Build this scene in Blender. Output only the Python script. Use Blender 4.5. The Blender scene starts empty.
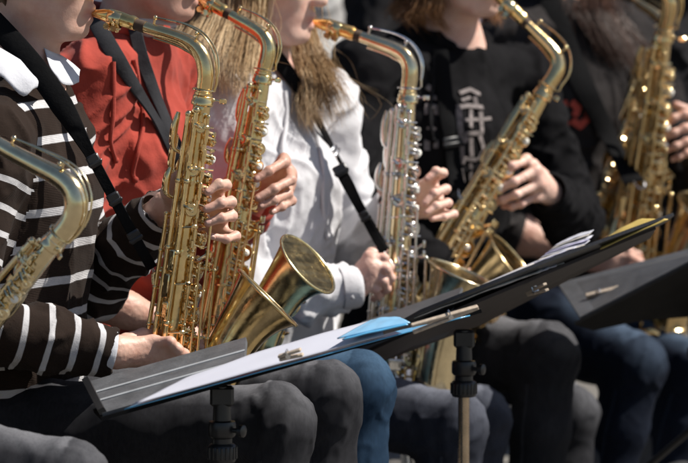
import bpy, math, random
import numpy as np
from mathutils import Vector, Matrix, noise as mnoise
from mathutils.bvhtree import BVHTree

random.seed(7)
RNG = np.random.RandomState(11)
SC = bpy.context.scene
COL = SC.collection

# ------------------------------------------------------------------ camera
FOC, SENS = 200.0, 36.0
FPX = 688 * FOC / SENS
CAM = Vector((0.0, -6.37, 1.35))
PITCH = math.atan2(1.35 - 0.76, 6.37)
FWD = Vector((0, math.cos(PITCH), -math.sin(PITCH)))
UP = Vector((0, math.sin(PITCH), math.cos(PITCH)))
RT = Vector((1, 0, 0))


def ray(px, py):
    return (FWD + RT * ((px - 344) / FPX) + UP * ((231.5 - py) / FPX)).normalized()


def at(px, py, Y):
    """the point of the plane Y = const that is met along the bearing (px, py)"""
    d = ray(px, py)
    return CAM + d * ((Y - CAM.y) / d.y)


def V(*a):
    return Vector(a)


# ------------------------------------------------------------------ mesh helpers
def new_mesh_np(name, v, f):
    """v (n,3), f (m,4) or list of faces"""
    me = bpy.data.meshes.new(name)
    if isinstance(f, np.ndarray) and f.ndim == 2:
        n, m, k = len(v), len(f), f.shape[1]
        me.vertices.add(n)
        me.vertices.foreach_set('co', np.asarray(v, np.float32).ravel())
        me.loops.add(m * k)
        me.loops.foreach_set('vertex_index', np.asarray(f, np.int32).ravel())
        me.polygons.add(m)
        me.polygons.foreach_set('loop_start', np.arange(0, m * k, k, dtype=np.int32))
        me.polygons.foreach_set('use_smooth', np.ones(m, bool))
        me.update(calc_edges=True)
        me.validate()
    else:
        me.from_pydata([tuple(x) for x in v], [], [tuple(x) for x in f])
        me.update()
    return me


def link(name, me, mat, parent=None, mats=None):
    o = bpy.data.objects.new(name, me)
    COL.objects.link(o)
    for m in (mats or [mat]):
        me.materials.append(m)
    if parent is not None:
        o.parent = parent
    return o


def tag(o, label=None, cat=None, group=None, kind=None):
    if label:
        o['label'] = label
    if cat:
        o['category'] = cat
    if group:
        o['group'] = group
    if kind:
        o['kind'] = kind
    return o


def empty(name, loc=(0, 0, 0), mat=None):
    o = bpy.data.objects.new(name, None)
    COL.objects.link(o)
    o.empty_display_size = 0.05
    if mat is not None:
        o.matrix_basis = mat
    else:
        o.location = loc
    return o


class MB:
    """collects shapes and links them as one mesh object"""

    def __init__(self):
        self.v, self.f, self.flat = [], [], []

    def add(self, vs, fs, flat=False):
        n = len(self.v)
        self.v += [tuple(p) for p in vs]
        self.f += [tuple(i + n for i in f) for f in fs]
        self.flat += [flat] * len(fs)

    def sweep(self, pts, rad, seg=12, cap=True, closed=False, flatn=None):
        pts = [Vector(p) for p in pts]
        n = len(pts)
        if not hasattr(rad, '__len__'):
            rad = [rad] * n
        T = []
        for i in range(n):
            if closed:
                t = pts[(i + 1) % n] - pts[i - 1]
            else:
                t = pts[min(i + 1, n - 1)] - pts[max(i - 1, 0)]
            T.append(t.normalized() if t.length > 1e-9 else Vector((0, 0, 1)))
        a = Vector((0, 0, 1)) if abs(T[0].z) < .9 else Vector((1, 0, 0))
        nrm = (a - T[0] * a.dot(T[0])).normalized()
        vs, fs = [], []
        for i in range(n):
            nrm = (nrm - T[i] * nrm.dot(T[i]))
            nrm = nrm.normalized() if nrm.length > 1e-6 else T[i].orthogonal().normalized()
            b = T[i].cross(nrm)
            for k in range(seg):
                an = 2 * math.pi * k / seg
                vs.append(pts[i] + (nrm * math.cos(an) + b * math.sin(an)) * rad[i])
        m = n if closed else n - 1
        for i in range(m):
            for k in range(seg):
                i2 = (i + 1) % n
                k2 = (k + 1) % seg
                fs.append((i * seg + k, i * seg + k2, i2 * seg + k2, i2 * seg + k))
        if cap and not closed:
            fs.append(tuple(range(seg))[::-1])
            fs.append(tuple((n - 1) * seg + k for k in range(seg)))
        self.add(vs, fs)

    def lathe(self, prof, org, ax, seg=24, ref=None):
        """prof: (r, h) pairs along the axis ax from org"""
        ax = Vector(ax).normalized()
        org = Vector(org)
        a = ax.orthogonal().normalized()
        b = ax.cross(a)
        vs, fs = [], []
        for (r, h) in prof:
            for k in range(seg):
                an = 2 * math.pi * k / seg
                vs.append(org + ax * h + (a * math.cos(an) + b * math.sin(an)) * max(r, 1e-5))
        for i in range(len(prof) - 1):
            for k in range(seg):
                k2 = (k + 1) % seg
                fs.append((i * seg + k, i * seg + k2, (i + 1) * seg + k2, (i + 1) * seg + k))
        self.add(vs, fs)

    def ball(self, c, r, seg=10):
        pr = [(r * math.sin(math.pi * i / 6), -r * math.cos(math.pi * i / 6)) for i in range(7)]
        self.lathe(pr, c, (0, 0, 1), seg)

    def box(self, c, X, Y, Z, s, bev=0.0):
        """oriented box with half sizes s, chamfered along all edges"""
        c, X, Y, Z = Vector(c), Vector(X), Vector(Y), Vector(Z)
        b = min(bev, min(s) * .9)
        vs = []
        for k, (zi, ins) in enumerate(((-s[2], b), (-s[2] + b, 0), (s[2] - b, 0), (s[2], b))):
            hx, hy = s[0] - ins, s[1] - ins
            bb = b if ins == 0 else b * .5
            for (sx, sy, ox, oy) in ((-1, -1, bb, 0), (1, -1, -bb, 0), (1, -1, 0, bb), (1, 1, 0, -bb),
                                     (1, 1, -bb, 0), (-1, 1, bb, 0), (-1, 1, 0, -bb), (-1, -1, 0, bb)):
                vs.append(c + X * (sx * hx + ox) + Y * (sy * hy + oy) + Z * zi)
        fs = [tuple(range(8))[::-1], tuple(range(24, 32))]
        for i in range(3):
            for k in range(8):
                fs.append((i * 8 + k, i * 8 + (k + 1) % 8, (i + 1) * 8 + (k + 1) % 8, (i + 1) * 8 + k))
        self.add(vs, fs, True)

    def ribbon(self, pts, nrms, wid, th):
        pts = [Vector(p) for p in pts]
        n = len(pts)
        vs, fs = [], []
        for i in range(n):
            t = (pts[min(i + 1, n - 1)] - pts[max(i - 1, 0)]).normalized()
            N = Vector(nrms[i])
            N = (N - t * N.dot(t)).normalized()
            s = t.cross(N).normalized()
            w = wid[i] if hasattr(wid, '__len__') else wid
            for (a, b) in ((-.5, -.5), (.5, -.5), (.5, .1), (.44, .5), (-.44, .5), (-.5, .1)):
                vs.append(pts[i] + s * (a * w) + N * (b * th))
        for i in range(n - 1):
            for k in range(6):
                fs.append((i * 6 + k, i * 6 + (k + 1) % 6, (i + 1) * 6 + (k + 1) % 6, (i + 1) * 6 + k))
        fs.append(tuple(range(6))[::-1])
        fs.append(tuple((n - 1) * 6 + k for k in range(6)))
        self.add(vs, fs)

    def slab(self, outline, th, nrm=None):
        """prism on an (almost) planar outline of world points; th is measured against the normal"""
        P = [Vector(p) for p in outline]
        n = len(P)
        c = sum(P, Vector()) / n
        N = Vector()
        for i in range(n):
            N += (P[i] - c).cross(P[(i + 1) % n] - c)
        N.normalize()
        if nrm is not None and N.dot(Vector(nrm)) < 0:
            P.reverse()
            N = -N
        vs = P + [p - N * th for p in P]
        fs = [tuple(range(n)), tuple(range(n, 2 * n))[::-1]]
        for i in range(n):
            j = (i + 1) % n
            fs.append((i, i + n, j + n, j))
        self.add(vs, fs, True)

    def build(self, name, mat, parent=None, off=None):
        v = self.v
        if off is not None:
            v = [(p[0] - off[0], p[1] - off[1], p[2] - off[2]) for p in v]
        me = bpy.data.meshes.new(name)
        me.from_pydata(v, [], self.f)
        me.polygons.foreach_set('use_smooth', [not b for b in self.flat])
        me.update()
        try:
            me.set_sharp_from_angle(angle=math.radians(42))
        except Exception:
            pass
        return link(name, me, mat, parent)


def catmull(P, n):
    P = [Vector(p) for p in P]
    Q = [P[0] * 2 - P[1]] + P + [P[-1] * 2 - P[-2]]
    out = []
    m = len(P) - 1
    for j in range(n):
        u = j / (n - 1) * m
        i = min(int(u), m - 1)
        t = u - i
        p0, p1, p2, p3 = Q[i:i + 4]
        out.append(.5 * ((2 * p1) + (p2 - p0) * t + (2 * p0 - 5 * p1 + 4 * p2 - p3) * t * t + (3 * p1 - p0 - 3 * p2 + p3) * t ** 3))
    return out


# ------------------------------------------------------------------ noise on arrays
def vnoise(P, seed=0):
    P = np.asarray(P, np.float64)
    i = np.floor(P).astype(np.int64)
    f = P - i
    u = f * f * f * (f * (f * 6 - 15) + 10)

    def h(dx, dy, dz):
        a = (i[:, 0] + dx) * 374761393 + (i[:, 1] + dy) * 668265263 + (i[:, 2] + dz) * 2147483647 + seed * 974711
        a = (a ^ (a >> 13)) * 1274126177
        a = a & 0x7fffffff
        a = (a ^ (a >> 16)) & 0xffff
        return a / 65535.0
    r = 0
    for dx in (0, 1):
        wx = u[:, 0] if dx else 1 - u[:, 0]
        for dy in (0, 1):
            wy = u[:, 1] if dy else 1 - u[:, 1]
            for dz in (0, 1):
                wz = u[:, 2] if dz else 1 - u[:, 2]
                r = r + wx * wy * wz * h(dx, dy, dz)
    return r * 2 - 1


def folds(P, t, f_lo, f_hi, seed, warp=.9, pw=2):
    """ridged folds running along the direction t"""
    t = np.array(Vector(t).normalized())
    a = np.array(Vector(t).orthogonal().normalized())
    b = np.cross(t, a)
    Q = np.stack([P @ t * f_lo, P @ a * f_hi, P @ b * f_hi], 1)
    W = np.stack([vnoise(P * 7 + 3.1, seed + 1), vnoise(P * 7 + 11.7, seed + 2), vnoise(P * 7 + 23.3, seed + 3)], 1)
    Q = Q + W * warp
    n = vnoise(Q, seed)
    r = 1 - np.abs(n) * 1.8
    return np.clip(r, 0, 1) ** pw


# ------------------------------------------------------------------ signed distance modelling
class SDF:
    def __init__(self, h):
        self.h = h
        self.pr = []

    def cap(self, a, b, ra, rb, k=.02, flat=None, fs=1.0, sub=False):
        self.pr.append(('c', np.array(a, float), np.array(b, float), ra, rb, k, None if flat is None else np.array(Vector(flat).normalized()), fs, sub))

    def chain(self, pts, rad, k=.02, flat=None, fs=1.0):
        for i in range(len(pts) - 1):
            self.cap(pts[i], pts[i + 1], rad[i], rad[i + 1], k, flat, fs)

    def ell(self, c, r, rot=None, k=.02, sub=False):
        R = np.eye(3) if rot is None else np.array(rot)
        self.pr.append(('e', np.array(c, float), np.array(r, float), R, k, sub))

    def _box(self, p):
        if p[0] == 'c':
            m = max(p[3], p[4]) * max(1, p[7]) + p[5] + 3 * self.h
            return np.minimum(p[1], p[2]) - m, np.maximum(p[1], p[2]) + m
        m = max(p[2]) + p[4] + 3 * self.h
        return p[1] - m, p[1] + m

    def mesh(self, relax=2, clip=None):
        h = self.h
        bx = [self._box(p) for p in self.pr]
        lo = np.min([b[0] for b in bx], 0)
        hi = np.max([b[1] for b in bx], 0)
        if clip is not None:
            lo = np.maximum(lo, clip[0])
            hi = np.minimum(hi, clip[1])
        n = np.ceil((hi - lo) / h).astype(int) + 1
        D = np.full(n, .06, np.float32)
        for p, (l, u) in zip(self.pr, bx):
            i0 = np.clip(np.floor((l - lo) / h).astype(int), 0, n)
            i1 = np.clip(np.ceil((u - lo) / h).astype(int) + 1, 0, n)
            if np.any(i1 <= i0):
                continue
            g = [(lo[a] + h * np.arange(i0[a], i1[a])).astype(np.float32) for a in range(3)]
            X = g[0][:, None, None]
            Y = g[1][None, :, None]
            Z = g[2][None, None, :]
            if p[0] == 'c':
                _, a, b, ra, rb, k, fl, fs, sub = p
                ba = b - a
                L2 = max(float(ba @ ba), 1e-9)
                x, y, z = X - a[0], Y - a[1], Z - a[2]
                t = np.clip((x * ba[0] + y * ba[1] + z * ba[2]) / L2, 0, 1)
                x, y, z = x - t * ba[0], y - t * ba[1], z - t * ba[2]
                if fl is not None:
                    q = (x * fl[0] + y * fl[1] + z * fl[2]) * (1 / fs - 1)
                    x, y, z = x + q * fl[0], y + q * fl[1], z + q * fl[2]
                d = np.sqrt(x * x + y * y + z * z) - (ra + (rb - ra) * t)
            else:
                _, c, r, R, k, sub = p
                x, y, z = X - c[0], Y - c[1], Z - c[2]
                e = [(x * R[0, j] + y * R[1, j] + z * R[2, j]) for j in range(3)]
                k0 = np.sqrt(sum((e[j] / r[j]) ** 2 for j in range(3))) + 1e-6
                k1 = np.sqrt(sum((e[j] / r[j] ** 2) ** 2 for j in range(3))) + 1e-6
                d = k0 * (k0 - 1) / k1
            S = D[i0[0]:i1[0], i0[1]:i1[1], i0[2]:i1[2]]
            if sub:
                d = -d
                hh = np.maximum(k - np.abs(S - d), 0) / k
                S[...] = np.maximum(S, d) + hh * hh * k * .25
            else:
                hh = np.maximum(k - np.abs(S - d), 0) / k
                S[...] = np.minimum(S, d) - hh * hh * k * .25
        # surface nets
        ins = D < 0
        c8 = np.zeros(np.array(n) - 1, np.int8)
        for dx in (0, 1):
            for dy in (0, 1):
                for dz in (0, 1):
                    c8 += ins[dx:n[0] - 1 + dx, dy:n[1] - 1 + dy, dz:n[2] - 1 + dz]
        act = (c8 > 0) & (c8 < 8)
        I = np.argwhere(act)
        idx = np.full(act.shape, -1, np.int32)
        idx[act] = np.arange(len(I))
        co = [(a, b, c) for a in (0, 1) for b in (0, 1) for c in (0, 1)]
        val = {q: D[I[:, 0] + q[0], I[:, 1] + q[1], I[:, 2] + q[2]] for q in co}
        S = np.zeros((len(I), 3))
        cnt = np.zeros(len(I))
        for q in co:
            for ax in range(3):
                if q[ax] == 0:
                    q2 = list(q)
                    q2[ax] = 1
                    a, b = val[q], val[tuple(q2)]
                    m = (a < 0) != (b < 0)
                    t = np.where(m, a / np.where(m, a - b, 1), 0)
                    pos = np.tile(np.array(q, float), (len(I), 1))
                    pos[:, ax] += t
                    S[m] += pos[m]
                    cnt[m] += 1
        v = lo + h * (I + S / cnt[:, None])
        F = []
        for ax in range(3):
            o1, o2 = (ax + 1) % 3, (ax + 2) % 3
            sl0 = [slice(None)] * 3
            sl1 = [slice(None)] * 3
            sl0[ax] = slice(0, n[ax] - 1)
            sl1[ax] = slice(1, n[ax])
            A, B = ins[tuple(sl0)], ins[tuple(sl1)]
            E = np.argwhere(A != B)
            ok = (E[:, o1] > 0) & (E[:, o2] > 0) & (E[:, o1] < n[o1] - 1) & (E[:, o2] < n[o2] - 1)
            E = E[ok]
            fl = A[E[:, 0], E[:, 1], E[:, 2]]
            q = []
            for (d1, d2) in ((-1, -1), (0, -1), (0, 0), (-1, 0)):
                c = E.copy()
                c[:, o1] += d1
                c[:, o2] += d2
                q.append(idx[c[:, 0], c[:, 1], c[:, 2]])
            q = np.stack(q, 1)
            q[~fl] = q[~fl][:, ::-1]
            F.append(q)
        F = np.concatenate(F)
        F = F[(F >= 0).all(1)]
        for _ in range(relax):
            v = smooth(v, F)
        return v, F


def smooth(v, F, w=.5):
    s = np.zeros_like(v)
    c = np.zeros(len(v))
    for a in range(4):
        i, j = F[:, a], F[:, (a + 1) % 4]
        for ax in range(3):
            s[:, ax] += np.bincount(i, v[j, ax], len(v))
        c += np.bincount(i, minlength=len(v))
    c = np.maximum(c, 1)
    return v * (1 - w) + w * s / c[:, None]


def normals(v, F):
    n = np.cross(v[F[:, 2]] - v[F[:, 0]], v[F[:, 3]] - v[F[:, 1]])
    N = np.zeros_like(v)
    for a in range(4):
        for ax in range(3):
            N[:, ax] += np.bincount(F[:, a], n[:, ax], len(v))
    return N / np.maximum(np.linalg.norm(N, axis=1), 1e-12)[:, None]


def seg_dist(P, a, b):
    ba = b - a
    t = np.clip((P - a) @ ba / max(ba @ ba, 1e-9), 0, 1)
    return np.linalg.norm(P - a - t[:, None] * ba, axis=1), t


def set_attr(me, name, arr):
    at_ = me.attributes.new(name, 'FLOAT', 'POINT')
    at_.data.foreach_set('value', np.asarray(arr, np.float32))


# ------------------------------------------------------------------ materials
def mat_new(name):
    m = bpy.data.materials.new(name)
    m.use_nodes = True
    nt = m.node_tree
    b = nt.nodes['Principled BSDF']
    return m, nt, b


def N_(nt, t, **kw):
    n = nt.nodes.new(t)
    for k, v in kw.items():
        setattr(n, k, v)
    return n


def ramp(nt, src, stops):
    r = N_(nt, 'ShaderNodeValToRGB')
    e = r.color_ramp.elements
    while len(e) < len(stops):
        e.new(.5)
    for i, (p, c) in enumerate(stops):
        e[i].position = p
        e[i].color = (*c, 1) if len(c) == 3 else c
    nt.links.new(src, r.inputs[0])
    return r.outputs[0]


def tex(nt, scale, detail=4, rough=.6, coord='Object', dist=0.0):
    tc = N_(nt, 'ShaderNodeTexCoord')
    n = N_(nt, 'ShaderNodeTexNoise')
    n.inputs['Scale'].default_value = scale
    n.inputs['Detail'].default_value = detail
    n.inputs['Roughness'].default_value = rough
    n.inputs['Distortion'].default_value = dist
    nt.links.new(tc.outputs[coord], n.inputs['Vector'])
    return n.outputs['Fac']


def bump(nt, b, src, strength, dist, prev=None):
    n = N_(nt, 'ShaderNodeBump')
    n.inputs['Strength'].default_value = strength
    n.inputs['Distance'].default_value = dist
    nt.links.new(src, n.inputs['Height'])
    if prev is not None:
        nt.links.new(prev, n.inputs['Normal'])
    nt.links.new(n.outputs[0], b.inputs['Normal'])
    return n.outputs[0]


def sc_(c, k):
    return tuple(min(1, x * k) for x in c)


def metal(name, col, rough=.17, var=.25):
    m, nt, b = mat_new(name)
    b.inputs['Metallic'].default_value = 1
    f = tex(nt, 38, 5)
    c = ramp(nt, f, [(.25, sc_(col, 1 - var)), (.6, col), (.85, sc_(col, 1.06))])
    nt.links.new(c, b.inputs['Base Color'])
    f2 = tex(nt, 60, 6)
    r = ramp(nt, f2, [(.3, (rough * .6,) * 3), (.75, (rough * 1.5,) * 3)])
    nt.links.new(r, b.inputs['Roughness'])
    bump(nt, b, tex(nt, 90, 2), .12, .002)
    return m


def plain(name, col, rough=.5, var=.15, scale=30, spec=.5, bmp=0, metallic=0):
    m, nt, b = mat_new(name)
    f = tex(nt, scale, 5)
    nt.links.new(ramp(nt, f, [(.3, sc_(col, 1 - var)), (.7, sc_(col, 1 + var))]), b.inputs['Base Color'])
    b.inputs['Roughness'].default_value = rough
    b.inputs['Specular IOR Level'].default_value = spec
    b.inputs['Metallic'].default_value = metallic
    if bmp:
        bump(nt, b, tex(nt, scale * 6, 3), bmp, .002)
    return m


def fabric(name, col, var=.22, weave=900, rough=.92, sheen=.25, stripes=None, fuzz=.35):
    m, nt, b = mat_new(name)
    f = tex(nt, 11, 6, .65)
    c = ramp(nt, f, [(.28, sc_(col, 1 - var)), (.72, sc_(col, 1 + var))])
    if stripes:
        scol, per, wid = stripes
        a = N_(nt, 'ShaderNodeAttribute', attribute_name='along')
        md = N_(nt, 'ShaderNodeMath', operation='FRACT')
        dv = N_(nt, 'ShaderNodeMath', operation='DIVIDE')
        dv.inputs[1].default_value = per
        wob = N_(nt, 'ShaderNodeMath', operation='MULTIPLY_ADD')
        wob.inputs[1].default_value = .0015
        nt.links.new(tex(nt, 45, 3), wob.inputs[0])
        nt.links.new(a.outputs['Fac'], wob.inputs[2])
        nt.links.new(wob.outputs[0], dv.inputs[0])
        nt.links.new(dv.outputs[0], md.inputs[0])
        e = wid / per
        rp = ramp(nt, md.outputs[0], [(0.0, (0, 0, 0)), (.5 - e / 2 - .02, (0, 0, 0)), (.5 - e / 2 + .006, (1, 1, 1)), (.5 + e / 2 - .012, (1, 1, 1)), (.5 + e / 2 + .012, (0, 0, 0))])
        mx = N_(nt, 'ShaderNodeMix', data_type='RGBA')
        nt.links.new(rp, mx.inputs['Factor'])
        nt.links.new(c, mx.inputs[6])
        c2 = ramp(nt, tex(nt, 60, 4), [(.3, sc_(scol, .85)), (.7, scol)])
        nt.links.new(c2, mx.inputs[7])
        c = mx.outputs[2]
    nt.links.new(c, b.inputs['Base Color'])
    b.inputs['Roughness'].default_value = rough
    b.inputs['Specular IOR Level'].default_value = .03 if max(col) < .05 else .12
    b.inputs['Sheen Weight'].default_value = sheen
    b.inputs['Sheen Roughness'].default_value = .5
    p = bump(nt, b, tex(nt, 22, 4, .6), .35, .008)
    p = bump(nt, b, tex(nt, weave * .4, 2), fuzz * .6, .0012, p)
    if stripes:
        a2 = N_(nt, 'ShaderNodeAttribute', attribute_name='along')
        k1 = N_(nt, 'ShaderNodeMath', operation='MULTIPLY')
        k1.inputs[1].default_value = 3000
        nt.links.new(a2.outputs['Fac'], k1.inputs[0])
        k2 = N_(nt, 'ShaderNodeMath', operation='SINE')
        nt.links.new(k1.outputs[0], k2.inputs[0])
        bump(nt, b, k2.outputs[0], .35, .0007, p)
    return m


def denim(name, col, fade=1.5, worn=None):
    m, nt, b = mat_new(name)
    f = tex(nt, 9, 6, .7)
    c = ramp(nt, f, [(.3, sc_(col, .75)), (.52, col), (.75, sc_(col, fade))])
    tc = N_(nt, 'ShaderNodeTexCoord')
    wv = N_(nt, 'ShaderNodeTexWave')
    wv.bands_direction = 'DIAGONAL'
    wv.inputs['Scale'].default_value = 260
    wv.inputs['Distortion'].default_value = 1.5
    nt.links.new(tc.outputs['Object'], wv.inputs['Vector'])
    mx = N_(nt, 'ShaderNodeMix', data_type='RGBA', blend_type='MULTIPLY')
    mx.inputs['Factor'].default_value = .35
    gr = N_(nt, 'ShaderNodeMix', data_type='RGBA', blend_type='MULTIPLY')
    gr.inputs['Factor'].default_value = .3
    if worn:  # lighter tint on thigh tops and knees: sunlight painted in, along with denim fade
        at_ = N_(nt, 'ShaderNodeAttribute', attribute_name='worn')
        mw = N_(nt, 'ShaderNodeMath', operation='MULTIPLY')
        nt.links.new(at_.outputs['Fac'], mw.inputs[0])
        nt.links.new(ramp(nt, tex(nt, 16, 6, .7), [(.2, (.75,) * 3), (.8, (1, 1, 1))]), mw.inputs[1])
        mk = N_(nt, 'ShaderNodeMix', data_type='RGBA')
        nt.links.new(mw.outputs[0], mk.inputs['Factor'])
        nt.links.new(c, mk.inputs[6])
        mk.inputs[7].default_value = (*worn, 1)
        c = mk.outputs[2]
    nt.links.new(c, mx.inputs[6])
    nt.links.new(wv.outputs['Color'], mx.inputs[7])
    nt.links.new(mx.outputs[2], gr.inputs[6])
    mp_ = N_(nt, 'ShaderNodeMapping')
    mp_.inputs['Scale'].default_value = (210, 210, 60)
    nz = N_(nt, 'ShaderNodeTexNoise')
    nz.inputs['Detail'].default_value = 3
    nz.inputs['Scale'].default_value = 1
    nt.links.new(tc.outputs['Object'], mp_.inputs['Vector'])
    nt.links.new(mp_.outputs[0], nz.inputs['Vector'])
    nt.links.new(ramp(nt, nz.outputs['Fac'], [(.32, (.35, .35, .36)), (.62, (1, 1, 1))]), gr.inputs[7])
    nt.links.new(gr.outputs[2], b.inputs['Base Color'])
    b.inputs['Roughness'].default_value = .88
    b.inputs['Specular IOR Level'].default_value = .08
    p = bump(nt, b, tex(nt, 20, 4, .55), .12, .008)
    bump(nt, b, wv.outputs['Fac'], .15, .0006, p)
    return m


def skin(name, col):
    m, nt, b = mat_new(name)
    f = tex(nt, 30, 5, .6)
    c = ramp(nt, f, [(.25, (col[0] * .88, col[1] * .74, col[2] * .72)), (.55, col), (.8, sc_(col, 1.07))])
    a = N_(nt, 'ShaderNodeAttribute', attribute_name='lip')
    mx = N_(nt, 'ShaderNodeMix', data_type='RGBA')
    nt.links.new(a.outputs['Fac'], mx.inputs['Factor'])
    nt.links.new(c, mx.inputs[6])
    mx.inputs[7].default_value = (col[0] * .82, col[1] * .5, col[2] * .5, 1)
    nt.links.new(mx.outputs[2], b.inputs['Base Color'])
    b.inputs['Roughness'].default_value = .48
    b.inputs['Specular IOR Level'].default_value = .4
    b.inputs['Subsurface Weight'].default_value = .18
    b.inputs['Subsurface Radius'].default_value = (1, .35, .2)
    b.inputs['Subsurface Scale'].default_value = .006
    p = bump(nt, b, tex(nt, 130, 5, .7), .3, .002)
    bump(nt, b, tex(nt, 700, 2), .25, .0006, p)
    return m


def hairmat(name, c0, c1, c2):
    m, nt, b = mat_new(name)
    a = N_(nt, 'ShaderNodeAttribute', attribute_name='tint')
    nt.links.new(ramp(nt, a.outputs['Fac'], [(0, c0), (.5, c1), (1, c2)]), b.inputs['Base Color'])
    b.inputs['Roughness'].default_value = .42
    b.inputs['Specular IOR Level'].default_value = .28
    b.inputs['Transmission Weight'].default_value = 0
    return m


M = {}
M['gold'] = metal('gold_lacquer', (.90, .66, .32), .19)
M['gold_pale'] = metal('pale_lacquer', (.86, .71, .44), .17)
M['gold_key'] = metal('key_lacquer', (.93, .70, .36), .11)
M['gold_dark'] = metal('aged_lacquer', (.80, .59, .30), .18)
M['bronze'] = metal('rose_brass', (.86, .70, .36), .22)
M['silver'] = metal('nickel_keys', (.80, .77, .72), .13)
M['mouth_gold'] = metal('mouthpiece_metal', (.90, .62, .24), .2)
M['amber'] = metal('amber_mouthpiece', (.92, .55, .18), .26)
M['pearl'] = plain('pearl_inlay', (.80, .78, .72), .2, .08, 200)
M['cork'] = plain('dark_cork', (.06, .035, .02), .8, .3, 120)
M['pad'] = plain('leather_pad', (.30, .19, .11), .7)
M['skin'] = skin('skin_light', (.57, .355, .275))
M['skin_mid'] = skin('skin_mid', (.50, .30, .23))
M['skin_pale'] = skin('skin_pale', (.65, .43, .35))
M['stripe'] = fabric('striped_knit', (.022, .015, .012), stripes=((.50, .49, .50), .044, .0098), sheen=.03)
M['red'] = fabric('red_fleece', (.29, .046, .032), .25, sheen=.05)
M['white'] = fabric('white_fleece', (.54, .535, .555), .05, sheen=.0)
M['collar'] = fabric('white_cotton', (.52, .525, .56), .04, 1400, sheen=.05)
M['black'] = fabric('black_fleece', (.0095, .0092, .010), .3, sheen=.0)
M['black_right'] = fabric('charcoal_fleece', (.015, .0145, .0155), .3, sheen=.0)
M['grey_top'] = fabric('pale_grey_knit', (.42, .41, .40), .15, sheen=.0)
M['charcoal'] = fabric('charcoal_jersey', (.026, .0235, .0235), .4, sheen=.0)
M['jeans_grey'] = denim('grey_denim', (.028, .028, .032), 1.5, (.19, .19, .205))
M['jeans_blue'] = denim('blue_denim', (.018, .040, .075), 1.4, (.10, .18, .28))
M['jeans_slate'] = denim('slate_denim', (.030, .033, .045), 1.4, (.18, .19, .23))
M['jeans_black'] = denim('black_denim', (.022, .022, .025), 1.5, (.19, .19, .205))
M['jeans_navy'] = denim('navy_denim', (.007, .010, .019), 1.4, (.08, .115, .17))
M['strap'] = fabric('black_webbing', (.007, .007, .0075), .2, 1600, .8, .0)
M['strap_grey'] = fabric('grey_webbing', (.030, .030, .033), .2, 1600, .8, .0)
M['plastic'] = plain('black_plastic', (.012, .012, .013), .35, .2, 60)
M['steel'] = metal('steel', (.75, .75, .76), .25)
M['pole'] = metal('bronze_pole', (.52, .40, .28), .28)
M['desk'] = plain('black_desk', (.007, .0068, .007), .75, .3, 25, .08, 0)
M['folder'] = plain('black_folder', (.030, .029, .031), .38, .2, 40, .5, .3)
M['folder_under'] = plain('folder_back', (.034, .026, .024), .55, .2, 40, .4, .3)
M['flap'] = plain('grey_binder_board', (.085, .087, .093), .5, .3, 26, .5, .35)
M['flap_dark'] = plain('dark_binder_board', (.055, .058, .064), .5, .25, 26, .5, .3)
M['rule'] = plain('pale_ruled_line', (.30, .315, .33), .6)
M['paper'] = plain('sheet_paper', (.50, .505, .57), .75, .03, 12)
M['paper_lilac'] = plain('lilac_paper', (.50, .48, .66), .7, .05, 12)
M['paper_edge'] = plain('worn_paper', (.62, .58, .52), .8, .2, 80)
M['blue'] = plain('blue_plastic', (.09, .33, .56), .28, .12, 20)
M['blue_pale'] = plain('pale_blue_plastic', (.20, .42, .62), .3, .12, 20)
M['yellow'] = plain('ochre_card', (.52, .38, .10), .7, .1, 30)
M['wood'] = plain('clothespin_wood', (.42, .34, .26), .75, .25, 120)
M['print_white'] = plain('white_print', (.17, .145, .14), .85, .6, 90)
M['print_red'] = plain('red_print', (.52, .075, .05), .8, .15, 120)
M['chair'] = plain('chair_plastic', (.03, .03, .033), .5, .2, 40)
M['shoe'] = plain('shoe_canvas', (.03, .03, .033), .7, .2, 60)
M['nail'] = plain('fingernail', (.54, .32, .26), .35, .05, 60)
M['eye'] = plain('eye', (.5, .48, .46), .2)
M['eye_dark'] = plain('iris', (.03, .02, .015), .2)
M['hair_blond'] = hairmat('blond_hair', (.11, .058, .026), (.36, .225, .11), (.82, .64, .41))
M['hair_brown'] = hairmat('brown_hair', (.02, .011, .007), (.055, .030, .018), (.12, .07, .04))
M['hair_auburn'] = hairmat('auburn_hair', (.10, .042, .018), (.24, .11, .045), (.40, .21, .09))
M['hair_red'] = hairmat('red_brown_hair', (.018, .008, .006), (.05, .023, .015), (.11, .05, .032))


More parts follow.
